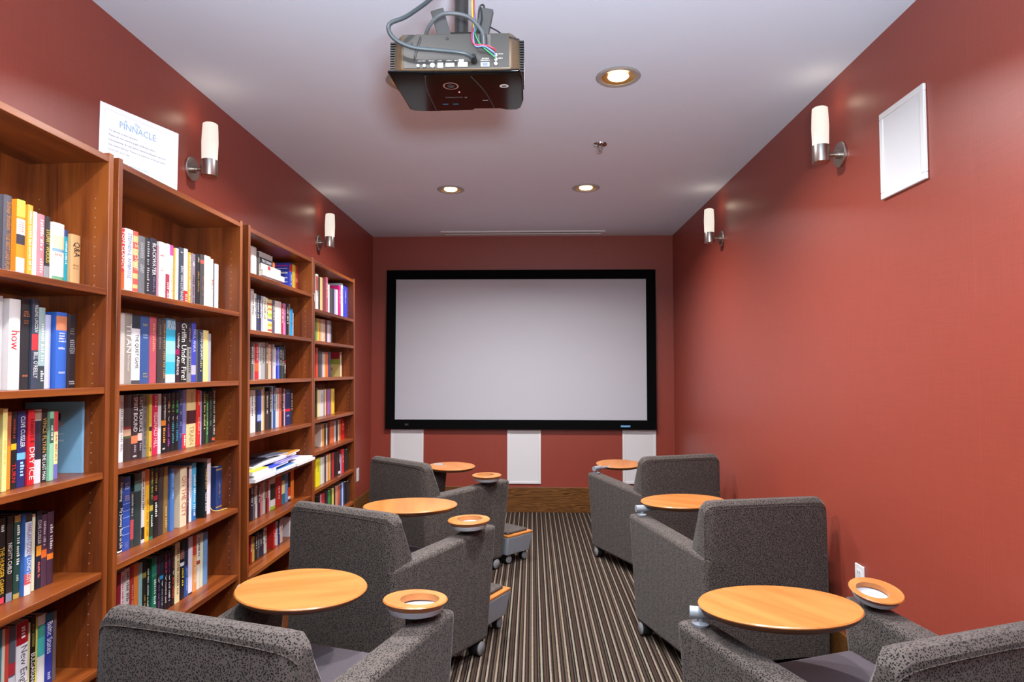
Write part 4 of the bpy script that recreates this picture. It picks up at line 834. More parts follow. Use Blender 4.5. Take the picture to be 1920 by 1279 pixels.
 (0.8185, 0.9139, 0.156, 0.075, '#d01c20', 'wide bright red hardback, eleventh from left, fifth shelf of farthest bookcase', (), (('~', 0.15, 0.6, '#e8e0d0'),), {}),
],
(3, 5):[
 (0.1665, 0.2398, 0.186, 0.042, '#e8d818', 'wide vivid yellow paperback, leftmost, sixth shelf of farthest bookcase', (), (('~', 0.15, 0.6, '#5a5048'),), {}),
 (0.2412, 0.2619, 0.182, 0.042, '#c8d060', 'lime spine, second from left, sixth shelf of farthest bookcase', (), (), {}),
 (0.2633, 0.2937, 0.181, 0.042, '#e0d8dc', 'white spine, third from left, sixth shelf of farthest bookcase', (), (), {}),
 (0.2959, 0.3349, 0.177, 0.042, '#ccc8b0', 'cream spine, fourth from left, sixth shelf of farthest bookcase', (), (), {}),
 (0.3363, 0.3753, 0.18, 0.042, '#5a4a50', 'greyish mauve spine, fifth from left, sixth shelf of farthest bookcase', (), (), {}),
 (0.3776, 0.4057, 0.183, 0.042, '#e4c8b0', 'cream spine, sixth from left, sixth shelf of farthest bookcase', (), (), {}),
 (0.4073, 0.4405, 0.183, 0.042, '#d0883a', 'orange spine, seventh from left, sixth shelf of farthest bookcase', (), (), {}),
 (0.4421, 0.4687, 0.182, 0.042, '#e0a850', 'tan spine, eighth from left, sixth shelf of farthest bookcase', (), (), {}),
 (0.4703, 0.4996, 0.179, 0.042, '#4a3440', 'maroon spine, ninth from left, sixth shelf of farthest bookcase', (), (), {}),
 (0.5012, 0.5481, 0.18, 0.042, '#b8242a', 'wide red spine, tenth from left, sixth shelf of farthest bookcase', (), (), {}),
 (0.5497, 0.6152, 0.175, 0.042, '#141214', 'wide black spine, eleventh from left, sixth shelf of farthest bookcase', (), (), {}),
 (0.6169, 0.6491, 0.176, 0.042, '#3a2420', 'dark brown spine, twelfth from left, sixth shelf of farthest bookcase', (), (), {}),
 (0.6499, 0.6956, 0.173, 0.042, '#1c1018', 'black spine with white tag, thirteenth from left, sixth shelf of farthest bookcase', ((0.85, 0.95, '#f0eee8'),), (('~', 0.15, 0.6, '#e8e0d0'),), {}),
 (0.6973, 0.7227, 0.141, 0.042, '#a8a0c8', 'lilac spine, fourteenth from left, sixth shelf of farthest bookcase', (), (), {}),
 (0.7245, 0.7888, 0.175, 0.042, '#dc2830', 'bright red paperback with white dots, fifteenth from left, sixth shelf of farthest bookcase', (), (('~', 0.15, 0.6, '#e8e0d0'),), {}),
 (0.7906, 0.8391, 0.165, 0.042, '#2a1a1c', 'wide dark brown spine, sixteenth from left, sixth shelf of farthest bookcase', (), (), {}),
 (0.8409, 0.9112, 0.161, 0.042, '#26261e', 'wide dark brown spine, seventeenth from left, sixth shelf of farthest bookcase', (), (), {}),
],
(3, 6):[
 (0.1508, 0.2309, 0.179, 0.037, '#1c1a16', 'wide black spine, leftmost, seventh shelf of farthest bookcase', (), (), {}),
 (0.2326, 0.2631, 0.18, 0.037, '#d0889a', 'dusty pink spine, second from left, seventh shelf of farthest bookcase', (), (), {}),
 (0.2643, 0.3262, 0.178, 0.037, '#b8342c', 'wide brick red spine, third from left, seventh shelf of farthest bookcase', (), (), {}),
 (0.3274, 0.3544, 0.178, 0.037, '#2a1418', 'dark brown spine, fourth from left, seventh shelf of farthest bookcase', (), (), {}),
 (0.3556, 0.398, 0.177, 0.037, '#3a2848', 'wide dark purple spine, fifth from left, seventh shelf of farthest bookcase', (), (), {}),
 (0.3993, 0.4554, 0.173, 0.037, '#3f8a34', 'wide green spine, sixth from left, seventh shelf of farthest bookcase', (), (), {}),
 (0.4567, 0.4788, 0.172, 0.037, '#3c4018', 'olive green spine, seventh from left, seventh shelf of farthest bookcase', (), (), {}),
 (0.4807, 0.531, 0.173, 0.037, '#d4c468', 'wide lime spine, eighth from left, seventh shelf of farthest bookcase', (), (), {}),
 (0.5336, 0.5585, 0.174, 0.037, '#1a1610', 'black spine, ninth from left, seventh shelf of farthest bookcase', (), (), {}),
 (0.5639, 0.6202, 0.172, 0.037, '#dc8a78', 'wide salmon spine, tenth from left, seventh shelf of farthest bookcase', (), (), {}),
 (0.6223, 0.6694, 0.169, 0.037, '#c85a3c', 'wide brick red spine, eleventh from left, seventh shelf of farthest bookcase', (), (), {}),
 (0.675, 0.7181, 0.168, 0.037, '#4a5a80', 'wide slate blue spine, twelfth from left, seventh shelf of farthest bookcase', (), (), {}),
 (0.7196, 0.7443, 0.171, 0.037, '#c8d4ec', 'blue grey spine, thirteenth from left, seventh shelf of farthest bookcase', (), (), {}),
 (0.7451, 0.7783, 0.17, 0.037, '#4a60a8', 'blue spine, fourteenth from left, seventh shelf of farthest bookcase', (), (), {}),
 (0.7805, 0.8537, 0.167, 0.037, '#16181c', 'wide black spine, fifteenth from left, seventh shelf of farthest bookcase', (), (), {}),
 (0.856, 0.9143, 0.159, 0.037, '#2a2e30', 'wide black spine, sixteenth from left, seventh shelf of farthest bookcase', (), (), {}),
],
}

def cover_mat(h):
    return plain('cover_' + h.lstrip('#'), [v * .84 for v in lin(h)[:3]], .42, spec=.45, noise=.05, scale=30)
LET = {}
def book(M, u0, u1, h, q, z, col, label, bands, texts, ex, rnd, group, small):
    w = u1 - u0
    t = bpy.data.objects.new('book', None); t.empty_display_size = .02
    COL.objects.link(t)
    t.matrix_world = M @ Matrix.Translation((u0 + w / 2, q, z))
    tag(t, label, 'book', group)
    dep = ex.get('dep', min(.262 - q, .142 + .045 * rnd.random()))
    bt = min(.0024, w * .14)
    cuts = sorted({0.0, 1.0} | {v for b in bands for v in b[:2]})
    mats = [cover_mat(col)]; idx = {col: 0}
    def mi(v):
        for a, b, c_ in bands:
            if a <= v < b:
                if c_ not in idx: idx[c_] = len(mats); mats.append(cover_mat(c_))
                return idx[c_]
        return 0
    mb = MB()
    hard = w > .022
    arc = [(-w / 2 + bt * 0, 0), (-w * .3, -.0022 if hard else -.0008), (0, -.003 if hard else -.001), (w * .3, -.0022 if hard else -.0008), (w / 2, 0)]
    for a, b in zip(cuts, cuts[1:]):                                # spine, banded from the top down
        za, zb = h * (1 - a), h * (1 - b); m = mi((a + b) / 2)
        vs = [(x, y, zz) for x, y in arc for zz in (zb, za)]
        mb.add(vs, [(2 * i, 2 * i + 2, 2 * i + 3, 2 * i + 1) for i in range(4)], m)
    for s in (-1, 1):                                               # boards
        x0, x1 = (-w / 2, -w / 2 + bt) if s < 0 else (w / 2 - bt, w / 2)
        mb.box(x0, x1, 0, dep, 0, h)
    mb.box(-w / 2 + bt, w / 2 - bt, 0, bt, .0005, h - .0005)
    if ex.get('photo'):
        mats += [cover_mat('#2e2a2c'), cover_mat('#dfe8ee')]
        a = len(mats) - 2
        x = -w / 2 - .0004
        mb.add([(x, .105, h * .74), (x, .072, h * .74), (x, .072, h * .84), (x, .105, h * .84)], [(0, 1, 2, 3)], a)
        for k, zz in enumerate((.70, .68, .66, .545, .46, .445)):
            mb.add([(x, .105, h * zz), (x, .06, h * zz), (x, .06, h * (zz + .008)), (x, .105, h * (zz + .008))], [(0, 1, 2, 3)], a + 1)
    for k, (v0, v1, cc) in enumerate(ex.get('face', ())):
        mats.append(cover_mat(cc)); x = -w / 2 - .0004 - .0002 * k
        d0, d1 = (.004, .125) if v1 - v0 > .14 or v0 == 0 else (.06, .10)
        mb.add([(x, d1, h * (1 - v1)), (x, d0, h * (1 - v1)), (x, d0, h * (1 - v0)), (x, d1, h * (1 - v0))], [(0, 1, 2, 3)], len(mats) - 1)
    if ex.get('blurb'):
        mats += [cover_mat('#c83a9a'), cover_mat('#e4e4f0')]
        a = len(mats) - 2; x = -w / 2 - .0004
        for k, (zz, hh, m) in enumerate(((.88, .05, 0), (.80, .015, 1), (.62, .06, 1), (.46, .03, 1), (.32, .02, 1), (.04, .12, 1))):
            mb.add([(x, .14, h * zz), (x, .012, h * zz), (x, .012, h * (zz + hh)), (x, .14, h * (zz + hh))], [(0, 1, 2, 3)], a + m)
    mb.build('cover', mats, t)
    MB().box(-w / 2 + bt, w / 2 - bt, bt, dep - .003, .003, h - .003).build('page_block', M_page, t)
    byc = {}
    for tx in texts:
        byc.setdefault(tx[2 + 1], []).append(tx)
    yy = -.0034 if hard else -.0014
    for c_, L_ in byc.items():
        lm = MB()
        for tx in L_:
            s_, a, b = tx[:3]
            hl = (b - a) * h
            if s_ == '~h':
                rows = max(1, int(hl / max(.006, w * .16)))
                for k in range(rows):
                    z0 = h * (1 - a) - hl * (k + .8) / rows
                    ww = w * .7 * rnd.uniform(.75, 1)
                    put_dashes(lm, (-ww / 2, yy, z0), (1, 0, 0), (0, 0, 1), ww, hl / rows * .6, rnd)
            elif s_ == '~':
                hh = min(w * .45, .014)
                put_dashes(lm, (-hh / 2, yy, h * (1 - a)), (0, 0, -1), (1, 0, 0), hl, hh, rnd)
            elif len(tx) > 4:                                        # set level across the spine
                put_word(lm, s_, (-w * .42, yy, h * (1 - b)), (1, 0, 0), (0, 0, 1), w * .84, hl)
            else:
                put_word(lm, s_, (-w * .36, yy, h * (1 - a)), (0, 0, -1), (1, 0, 0), hl, w * .72, 0, 1.7)
        if lm.f: lm.build('lettering', cover_mat(c_), t)
    if ex.get('ribbon'):
        if h > .2:
            MB().tube([(w / 2 - .004, .002, .03), (w / 2 + .004, -.006, .012), (w / 2 + .03, -.02, .003), (w / 2 + .085, -.035, .003)], .0018, 6).build('bookmark_ribbon', cover_mat('#e8cf70'), t)
        else:
            MB().tube([(w / 2 - .002, .004, .006), (w / 2 + .012, -q * .6, .004), (w / 2 + .03, -q - .004, .002), (w / 2 + .034, -q - .006, -.02), (w / 2 + .036, -q - .006, -.045)], .0022, 6).build('bookmark_ribbon', cover_mat('#e8e0d0'), t)
    return t
GRP = ['top', 'second', 'third', 'fourth', 'fifth', 'sixth', 'seventh']
GC = ['nearest', 'second', 'third', 'farthest']
for (c, s), rows in BOOKS.items():
    M = case_matrix(c); rnd = random.Random(100 * c + s)
    for u0, u1, h, q, col, label, bands, texts, ex in rows:
        book(M, u0, u1, h, q, SHELF[c][s] + .0006, col, label, bands, texts, ex, rnd,
             'books on the %s shelf of the %s bookcase' % (GRP[s], GC[c]), c == 3)

# books lying flat in a stack, third bookcase, top shelf
M = case_matrix(2)
z = SHELF[2][0] + .0006
def flat_book(u0, u1, q, dep, z0, z1, col, label, edge=None, word=None, dot=None):
    t = bpy.data.objects.new('book', None); COL.objects.link(t)
    t.matrix_world = M @ Matrix.Translation(((u0 + u1) / 2, q, z0))
    tag(t, label, 'book', 'books lying flat on the top shelf of the third bookcase')
    w = (u1 - u0) / 2; h = z1 - z0 - .0006
    bt = .002
    MB().box(-w, w, 0, dep, 0, bt).box(-w, w, 0, dep, h - bt, h).box(-w, w, 0, .002, bt, h - bt).build('cover', cover_mat(col), t)
    MB().box(-w + .002, w - .003, .002, dep - .003, bt, h - bt).build('page_block', M_page, t)
    if word:
        lm = MB(); put_word(lm, word, (-w * .75, -.0006, h * .25), (1, 0, 0), (0, 0, 1), w * 1.3, h * .5, 0, 2)
        lm.build('lettering', M_paper, t)
    if edge:
        MB().box(w - .03, w + .0004, -.0004, .05, .0, h + .0003).build('end_band', cover_mat(edge), t)
    if dot:
        MB().box(-w * .35, -w * .1, -.0005, .001, h * .3, h * .9).build('spine_mark', cover_mat(dot), t)
flat_book(.330, .55, .085, .165, z, z + .034, '#e8e2de', 'white book at the bottom of the flat stack, third bookcase')
flat_book(.330, .632, .070, .18, z + .034, z + .066, '#ebe4e2', 'widest white book, second from bottom of the flat stack')
flat_book(.331, .60, .080, .17, z + .066, z + .101, '#e6dcd6', 'white book with red mark in the flat stack', None, None, '#d83a3a')
flat_book(.329, .525, .085, .165, z + .101, z + .134, '#1d1a1a', 'black book with white title in the flat stack', '#d8803a', 'THE COMPANY')
flat_book(.333, .505, .090, .16, z + .134, z + .166, '#d0ccca', 'grey white book on top of the flat stack')

# magazines and papers piled on the fifth shelf of the third bookcase
z5 = SHELF[2][4] + .0006
def magazine(u, q, lx, ly, z0, th, rot, col, label, top=None, name='magazine'):
    z0 *= .82; th *= .82
    t = bpy.data.objects.new(name, None); COL.objects.link(t)
    t.matrix_world = M @ Matrix.Translation((u, q, z5 + z0)) @ Matrix.Rotation(R(rot), 4, 'Z')
    tag(t, label, name, 'magazines piled on the fifth shelf of the third bookcase')
    MB().box(-lx / 2, lx / 2, 0, ly, .0, th - .0012).build('pages', cover_mat(col), t)
    MB().box(-lx / 2 - .0005, lx / 2 + .0005, -.0005, ly, th - .0012, th - .0004).build('front_cover', cover_mat(top or col), t)
magazine(.175, -.018, .25, .225, 0, .022, 0, '#e6e4e4', 'thick white magazine at bottom left of the magazine pile')
magazine(.455, -.014, .28, .215, 0, .016, 0, '#dfe2e6', 'white magazine at the bottom middle of the magazine pile')
magazine(.755, -.022, .29, .215, 0, .018, 0, '#ece8e4', 'white magazine at the bottom right, jutting over the shelf edge')
magazine(.185, -.012, .26, .21, .022, .020, -1, '#e9e9ea', 'thick white magazine second from bottom at left of the pile')
magazine(.470, -.008, .27, .21, .016, .012, 1, '#c8dce8', 'pale blue edged magazine in the middle of the pile', '#3f74c0')
magazine(.745, -.006, .28, .20, .018, .016, -2, '#f0ecea', 'white magazine stacked second at right of the pile')
magazine(.385, -.008, .26, .20, .043, .010, 3, '#e8e8f0', 'bright blue folder in the middle of the magazine pile', '#2a44b8')
magazine(.135, -.008, .19, .20, .043, .024, 0, '#ece8dc', 'yellow topped booklet at left of the magazine pile', '#e8d83a')
magazine(.560, .002, .30, .19, .0535, .010, 1, '#cfc8e8', 'lavender edged magazine near the top of the pile', '#8a80c0')
magazine(.420, .03, .60, .18, .0675, .012, 0, '#dcd8d6', 'wide grey white papers across the top of the pile')
magazine(.690, .03, .24, .18, .0800, .010, 6, '#f0ece8', 'orange covered magazine at top right of the pile', '#d8943c')
magazine(.300, .06, .30, .16, .0800, .008, 8, '#5a5660', 'dark photo magazine on top at left of the pile', '#2c2a34')
magazine(.535, .07, .20, .15, .0882, .006, -14, '#b8bccc', 'small pale photo leaflet on top in the middle', '#9aa4bc', 'leaflet')

# ------------------------------------------------------------ notice standing on the second bookcase
PA = Vector((-1.500, 2.127, 0)); PB = Vector((-1.400, 2.44, 0))
ang = math.atan2(PB.y - PA.y, PB.x - PA.x)
pw = (PB - PA).length; ph = .226
zt = TOPZ - .0085
t = thing('notice_sign', 'white paper notice with blue heading standing on the second bookcase', 'sign', (PA.x, PA.y, zt), (0, 0, ang))
MB().box(0, pw, -.0012, 0, 0, ph).build('sheet', M_paper, t)
MB().prism([(.001, 0), (.06, 0), (.06, .003), (.003, .003), (.003, ph * .9), (.001, ph * .9)], pw * .1, pw * .9).build('stand', plain('clear_grey_acrylic', '#c4c8cc', .2), t)
b_ = MB(); e = .018
for x0, x1, z0, z1 in ((e, pw - e, ph - e - .001, ph - e), (e, pw - e, e, e + .001), (e, e + .001, e, ph - e), (pw - e - .001, pw - e, e, ph - e)):
    b_.box(x0, x1, -.0016, -.0012, z0, z1)
b_.build('printed_border', plain('pale_grey_ink', '#c4c8cc', .8), t)
hm = MB()
X_, Z_ = (1, 0, 0), (0, 0, 1)
put_word(hm, 'PINNACLE', (.075, -.0018, .158), X_, Z_, .15, .024, 0, 2)
put_word(hm, 'The', (.135, -.0018, .184), X_, Z_, .022, .012, 0, 2)
for k in range(9):
    a = PI * k / 8
    p = Vector((.097, -.0018, .186)); q_ = p + Vector((math.cos(a), 0, math.sin(a) * .8)) * .013
    hm.add([p + Vector((.0006, 0, 0)), q_, p + Vector((-.0006, 0, .0008))], [(0, 1, 2)])
hm.build('heading', M_blueink, t)
tm = MB()
for k, (s_, w_) in enumerate((('To whom it may concern,', .115), ('Please do not remove pages of library items.', .19), ('Subsequently, do not leave copies/newspapers around', .235),
                              ('the theater/library. There is a waste bin in the property', .238), ('room for your use.', .085))):
    put_word(tm, s_, (.034, -.0018, .132 - k * .017), X_, Z_, w_, .009, 0, 1.25)
tm.build('notice_text', M_ink, t)
fm = MB(); put_dashes(fm, (.12, -.0018, .03), X_, Z_, .08, .005, random.Random(3)); fm.build('footer_text', M_blueink, t)

# ------------------------------------------------------------ tablet armchairs
CW, CF, CD, AH, RH, BKH, ZB, SL = .642, .793, .760, .638, .594, .824, .073, .072   # rear and front width, depth, heights
FL = (CF - CW) / 2 / CD                               # the arms splay outwards
AT = .105
M_edge = plain('dark_brown_table_edge', '#6a3f1c', .4)  # darker brown for the lower edge and underside of the tablet tops
def caster(parent, x, y, side):
    c = MB().cyl((x - .026, y, .040), (x + .026, y, .040), .0365, 24)
    c.box(x - .018, x + .018, y - .022, y + .022, .045, ZB + .03)
    o = c.build('caster', M_dark, parent, smooth=True)
    for s in (-1, 1):
        MB().lathe([(.032, .0), (.033, .004), (.028, .008), (.0, .010)], 28, 0, Matrix.Translation((x + s * .026, y, .040)) @ Matrix.Rotation(s * PI / 2, 4, 'Y')).build('wheel_cap', M_cap, o, smooth=True)
def armchair(label, x, y, rot, tab, tr, tz, tn, cup, cr, cn, hb=0.0, bof=(0, 0)):
    t = thing('tablet_armchair', label, 'armchair', (x, y, 0), (0, 0, R(rot)), 'grey spotted lounge armchairs with tablet tables')
    prof = [(0, ZB), (CD - SL, ZB), (CD - .004, AH - .03), (CD, AH), (.03, RH), (0, RH - .004)]
    for s in (-1, 1):
        x0, x1 = (-CW / 2, -CW / 2 + AT) if s < 0 else (CW / 2 - AT, CW / 2)
        sh = Matrix.Identity(4); sh[0][1] = s * FL
        a_ = MB().prism(prof, x0, x1, 0, sh).build('armrest', M_fab, t, bevel=.02, seg=4)
    bx = .316
    H_ = BKH + hb
    bp = [(.004, .11), (.20, .11), (.19, .46), (.142, .63), (.088, H_ - .05), (.075, H_ - .012), (.045, H_), (.018, H_ - .002), (0, H_ - .02), (-.002, .45)]
    bk = MB()
    # the back in slices, its outer ends eased so that the corners read soft
    n = 14
    rings = []
    for i in range(n + 1):
        k = -1 + 2 * i / n
        k = math.copysign(1 - (1 - abs(k)) ** 1.8, k) if abs(k) > .0 else 0
        d = max(0, abs(k) - .86) / .14
        ez = .035 * d ** 2.2; ey = .014 * d ** 2
        rings.append([(k * bx, yy + (ey if yy < .03 else -ey), zz - (ez if zz > H_ - .1 else 0)) for yy, zz in bp])
    m_ = len(bp); vs = [v for r_ in rings for v in r_]; fs = []
    for i in range(n):
        for j in range(m_):
            l = (j + 1) % m_
            fs.append((i * m_ + j, i * m_ + l, (i + 1) * m_ + l, (i + 1) * m_ + j))
    fs.append(tuple(range(m_ - 1, -1, -1))); fs.append(tuple(n * m_ + j for j in range(m_)))
    bk.add(vs, [tuple(reversed(f)) for f in fs])
    b_ = bk.build('backrest', M_fab, t, bevel=.012, seg=3, angle=60)
    pp = MB()
    for s in (-1, 1):
        e = s * (bx - .001)
        pp.tube([(e, .012, .14), (e, .010, .45), (e, .012, H_ - .09), (e - s * .004, .016, H_ - .055)], .0014, 6)
    pp.tube([(-bx + .003, .010, H_ - .062), (-bx * .8, -.001, H_ - .038), (0, -.001, H_ - .032), (bx * .8, -.001, H_ - .038), (bx - .003, .010, H_ - .062)], .0014, 6)
    pp.build('piping', M_fab, b_, smooth=True)
    ix = CW / 2 - AT
    def wedge(y0, y1, z0, z1, g):
        h0, h1 = ix + FL * y0 - g, ix + FL * y1 - g
        return MB().add([(-h0, y0, z0), (h0, y0, z0), (h1, y1, z0), (-h1, y1, z0), (-h0, y0, z1), (h0, y0, z1), (h1, y1, z1), (-h1, y1, z1)],
                        [(3, 2, 1, 0), (4, 5, 6, 7), (0, 1, 5, 4), (1, 2, 6, 5), (2, 3, 7, 6), (3, 0, 4, 7)])
    wedge(.15, CD - .05, .30, .478, .002).build('seat_cushion', M_seat, t, bevel=.028, seg=4)
    wedge(.03, CD - .12, .10, .31, -.01).build('seat_base', M_fab, t, bevel=.01)
    for s in (-1, 1):
        for yy in (.09, CD - SL - .055):
            caster(t, s * (CW / 2 + FL * yy - .035), yy, s)
    # tablet: bracket on the left arm, swinging wooden top
    bx0, by0 = -CF / 2 + .056 + bof[0], CD - .060 + bof[1]
    br = MB()
    br.lathe([(.026, AH - .004), (.028, AH + .004), (.022, AH + .007), (.012, AH + .010), (.012, AH + .030)], 28, 0, Matrix.Translation((bx0, by0, 0)))
    dv = Vector((tab[0] - bx0, tab[1] - by0, 0)); dn = dv.normalized()
    p0 = Vector((bx0, by0, AH + .036)) - dn * .034; p1 = Vector((bx0, by0, AH + .036)) + dn * .05
    br.cyl(p0, p1, .019, 24)
    p2 = Vector((tab[0], tab[1], tz - .034)); p1b = p1 + Vector((0, 0, -.004))
    br.cyl(p1b, (p2.x, p2.y, max(tz - .034, AH + .024)), .010, 14)
    br.lathe([(.05, tz - .034), (.05, tz - .026)], 24, 0, Matrix.Translation((tab[0], tab[1], 0)))
    tp = MB().lathe([(tr - .05, -.029), (tr - .022, -.026), (tr - .008, -.017), (tr - .001, -.007)], 72, 1, cap=False).lathe([(tr - .001, -.007), (tr, -.004), (tr - .003, 0)], 72, 0, cap=False).add([((tr - .003) * math.cos(2 * PI * i / 72), (tr - .003) * math.sin(2 * PI * i / 72), 0) for i in range(72)], [tuple(range(72))], 0).add([((tr - .05) * math.cos(2 * PI * i / 72), (tr - .05) * math.sin(2 * PI * i / 72), -.029) for i in range(72)], [tuple(reversed(range(72)))], 1).build('tablet_top', [M_maple, M_edge], t, smooth=True, angle=30)
    tp.location = (tab[0], tab[1], tz)
    tp.rotation_euler = Vector((tn[0], tn[1], 1)).to_track_quat('Z', 'Y').to_euler()
    br.build('swivel_bracket', M_grey, t, smooth=True)
    # cup holder on the right arm
    c = bpy.data.objects.new('cup_holder', None); COL.objects.link(c); c.parent = t
    c.location = (cup[0], cup[1], .694); c.rotation_euler = Vector((cn[0], cn[1], 1)).to_track_quat('Z', 'Y').to_euler(); c.scale = (cr / .106,) * 3
    ro, ri, ex_ = .106, .064, -.016
    vs = []; fs = []; n = 56
    for i in range(n):
        a = 2 * PI * i / n; ca, sa = math.cos(a), math.sin(a)
        vs += [(ro * ca, ro * sa, -.004), ((ro - .003) * ca, (ro - .003) * sa, 0), (ex_ + ri * ca, ri * sa, 0), (ex_ + ri * ca, ri * sa, -.022), ((ro - .018) * ca, (ro - .018) * sa, -.022)]
    for i in range(n):
        j = (i + 1) % n
        for k in range(5):
            l = (k + 1) % 5
            fs.append((i * 5 + k, j * 5 + k, j * 5 + l, i * 5 + l))
    MB().add(vs, [tuple(reversed(f)) for f in fs]).build('wood_ring', M_maple, c, smooth=True, angle=30)
    MB().lathe([(.0, -.050), (.055, -.050), (.084, -.040), (.092, -.0235), (.086, -.0225), (.072, -.024), (.066, -.0275), (0, -.028)], 48).build('cup_tray', plain('pale_grey_tray', '#b9bcc2', .45), c, smooth=True, angle=30)
    MB().cyl((0, 0, -.085), (0, 0, -.050), .03, 24).build('cup_stem', M_dark, c, smooth=True)
    return t
armchair('grey spotted tablet armchair nearest the camera in the left row', -0.855, 1.597, -16.6, (-0.123, 0.619), 0.22, 0.7, (0.03, 0.03), (0.291, 0.66), 0.107, (0, 0.062), -0.004, (.01, -.11))
armchair('grey spotted tablet armchair in the middle of the left row', -0.881, 2.908, -26.7, (-0.04, 0.586), 0.251, 0.73, (-0.031, 0.039), (0.331, 0.585), 0.108, (-0.029, -0.009), 0)
armchair('grey spotted tablet armchair at the far end of the left row', -0.955, 4.479, -39.9, (-0.218, 0.73), 0.194, 0.682, (0.02, -0.008), (0.355, 0.55), 0.107, (0, -0.012), 0)
armchair('grey spotted tablet armchair nearest the camera in the right row', 1.105, 1.569, 20.4, (-0.142, 0.58), 0.241, 0.72, (-0.003, 0.098), (0.33, 0.64), 0.086, (-0.042, -0.203), 0)
armchair('grey spotted tablet armchair in the middle of the right row', 1.102, 3.052, 12.5, (-0.097, 0.69), 0.235, 0.713, (-0.027, 0.043), (0.33, 0.6), 0.106, (0, 0), 0.024)
armchair('grey spotted tablet armchair at the far end of the right row', 1.063, 4.590, 19.0, (-0.059, 0.87), 0.189, 0.679, (-0.018, -0.035), (0.33, 0.6), 0.106, (0, 0), 0.026)

# ------------------------------------------------------------ footrests on casters in front of the left chairs
def footrest(label, cx, cy, rot, corner_w=.50, d=.27):
    """Right front top corner at (cx, cy)."""
    t = thing('footrest', label, 'footrest', (cx, cy, 0), (0, 0, R(rot)), 'low grey footrests with wooden rims')
    w = corner_w
    x0, x1, y0, y1 = -w, 0, -d, 0
    tp = .205; bt = .072; g = .022
    vs = [(x0 + g, y0 + g * .3, bt), (x1 - g, y0 + g * .3, bt), (x1 - g, y1 - g, bt), (x0 + g, y1 - g, bt), (x0, y0, tp), (x1, y0, tp), (x1, y1, tp), (x0, y1, tp)]
    MB().add(vs, [(3, 2, 1, 0), (4, 5, 6, 7), (0, 1, 5, 4), (1, 2, 6, 5), (2, 3, 7, 6), (3, 0, 4, 7)]).build('plastic_body', M_grey, t, bevel=.006)
    MB().box(x0, x1, y0, y1, tp, tp + .016).build('wood_rim', M_maple, t, bevel=.004)
    MB().box(x0 + .03, x1 - .03, y0 + .02, y1 - .03, tp + .016, tp + .034).build('pad', M_fab, t, bevel=.008)
    for xx in (x0 + .06, x1 - .06):
        for yy in (y0 + .05, y1 - .05):
            c = MB().cyl((xx - .016, yy, .034), (xx + .016, yy, .034), .033, 20).box(xx - .012, xx + .012, yy - .012, yy + .012, .04, bt + .01)
            o = c.build('caster', M_dark, t, smooth=True)
            for s in (-1, 1):
                MB().lathe([(.028, 0), (.026, .005), (0, .007)], 20, 0, Matrix.Translation((xx + s * .016, yy, .034)) @ Matrix.Rotation(s * PI / 2, 4, 'Y')).build('wheel_cap', M_cap, o, smooth=True)
footrest('grey footrest with wooden rim in front of the far left armchair', .007, 4.99, -43)
footrest('grey footrest with wooden rim in front of the middle left armchair', -.121, 3.68, -28.5)

# ------------------------------------------------------------ ceiling projector, hung upside down
PX0, PY0, PZ0 = -.235, 2.13, 2.395                  # centre of the glossy cover that faces the floor
t = thing('projector', 'black projector hung upside down from the ceiling', 'projector', (PX0, PY0, PZ0), (0, 0, 0))
M_body = plain('warm_grey_projector_case', '#5e4a34', .4, noise=.03)
M_gloss = plain('glossy_black_cover', '#050506', .09, spec=.35, noise=0)
# glossy lid: trapezoid with rounded corners, slightly dished front edge for the lens
out = [(-.226, -.158), (-.12, -.150), (0, -.146), (.12, -.150), (.196, -.158), (.205, -.10), (.205, .06), (.195, .122), (.180, .140), (.145, .140), (.118, .128), (.03, .128), (.022, .140), (-.135, .146), (-.195, .140), (-.208, .125)]
def slab(poly, z0, z1, s1=1.0):
    n = len(poly)
    m = MB()
    m.add([(x, y, z0) for x, y in poly] + [(x * s1, y * s1, z1) for x, y in poly], [tuple(reversed(range(n))), tuple(range(n, 2 * n))] + [(i, (i + 1) % n, n + (i + 1) % n, n + i) for i in range(n)])
    return m
slab(out, 0, .012).build('glossy_lid', M_gloss, t, bevel=.006, seg=3)
body = [(-.184, -.150), (.170, -.150), (.203, -.10), (.203, .110), (.16, .130), (-.155, .130), (-.205, .09), (-.222, -.10)]
slab(body, .012, .134, .985).build('projector_case', M_body, t, bevel=.008, seg=3)
MB().box(-.176, .162, -.1515, -.149, .018, .128).build('rear_panel', plain('rear_panel_grey', '#38332e', .5, noise=.02), t, bevel=.001)
for s, x in ((-1, -.2185), (1, .1995)):
    v = MB()
    for k in range(13):
        zz_ = .022 + k * .0082
        v.box(x - .009, x + .009, -.112, .02, zz_, zz_ + .004)
    v.build('side_vent', M_dark, t)
for x, z in ((-.150, .100), (-.035, .114), (.090, .106)):
    MB().cyl((x, -.151, z), (x, -.153, z), .005, 14).build('screw', M_dark, t, smooth=True)
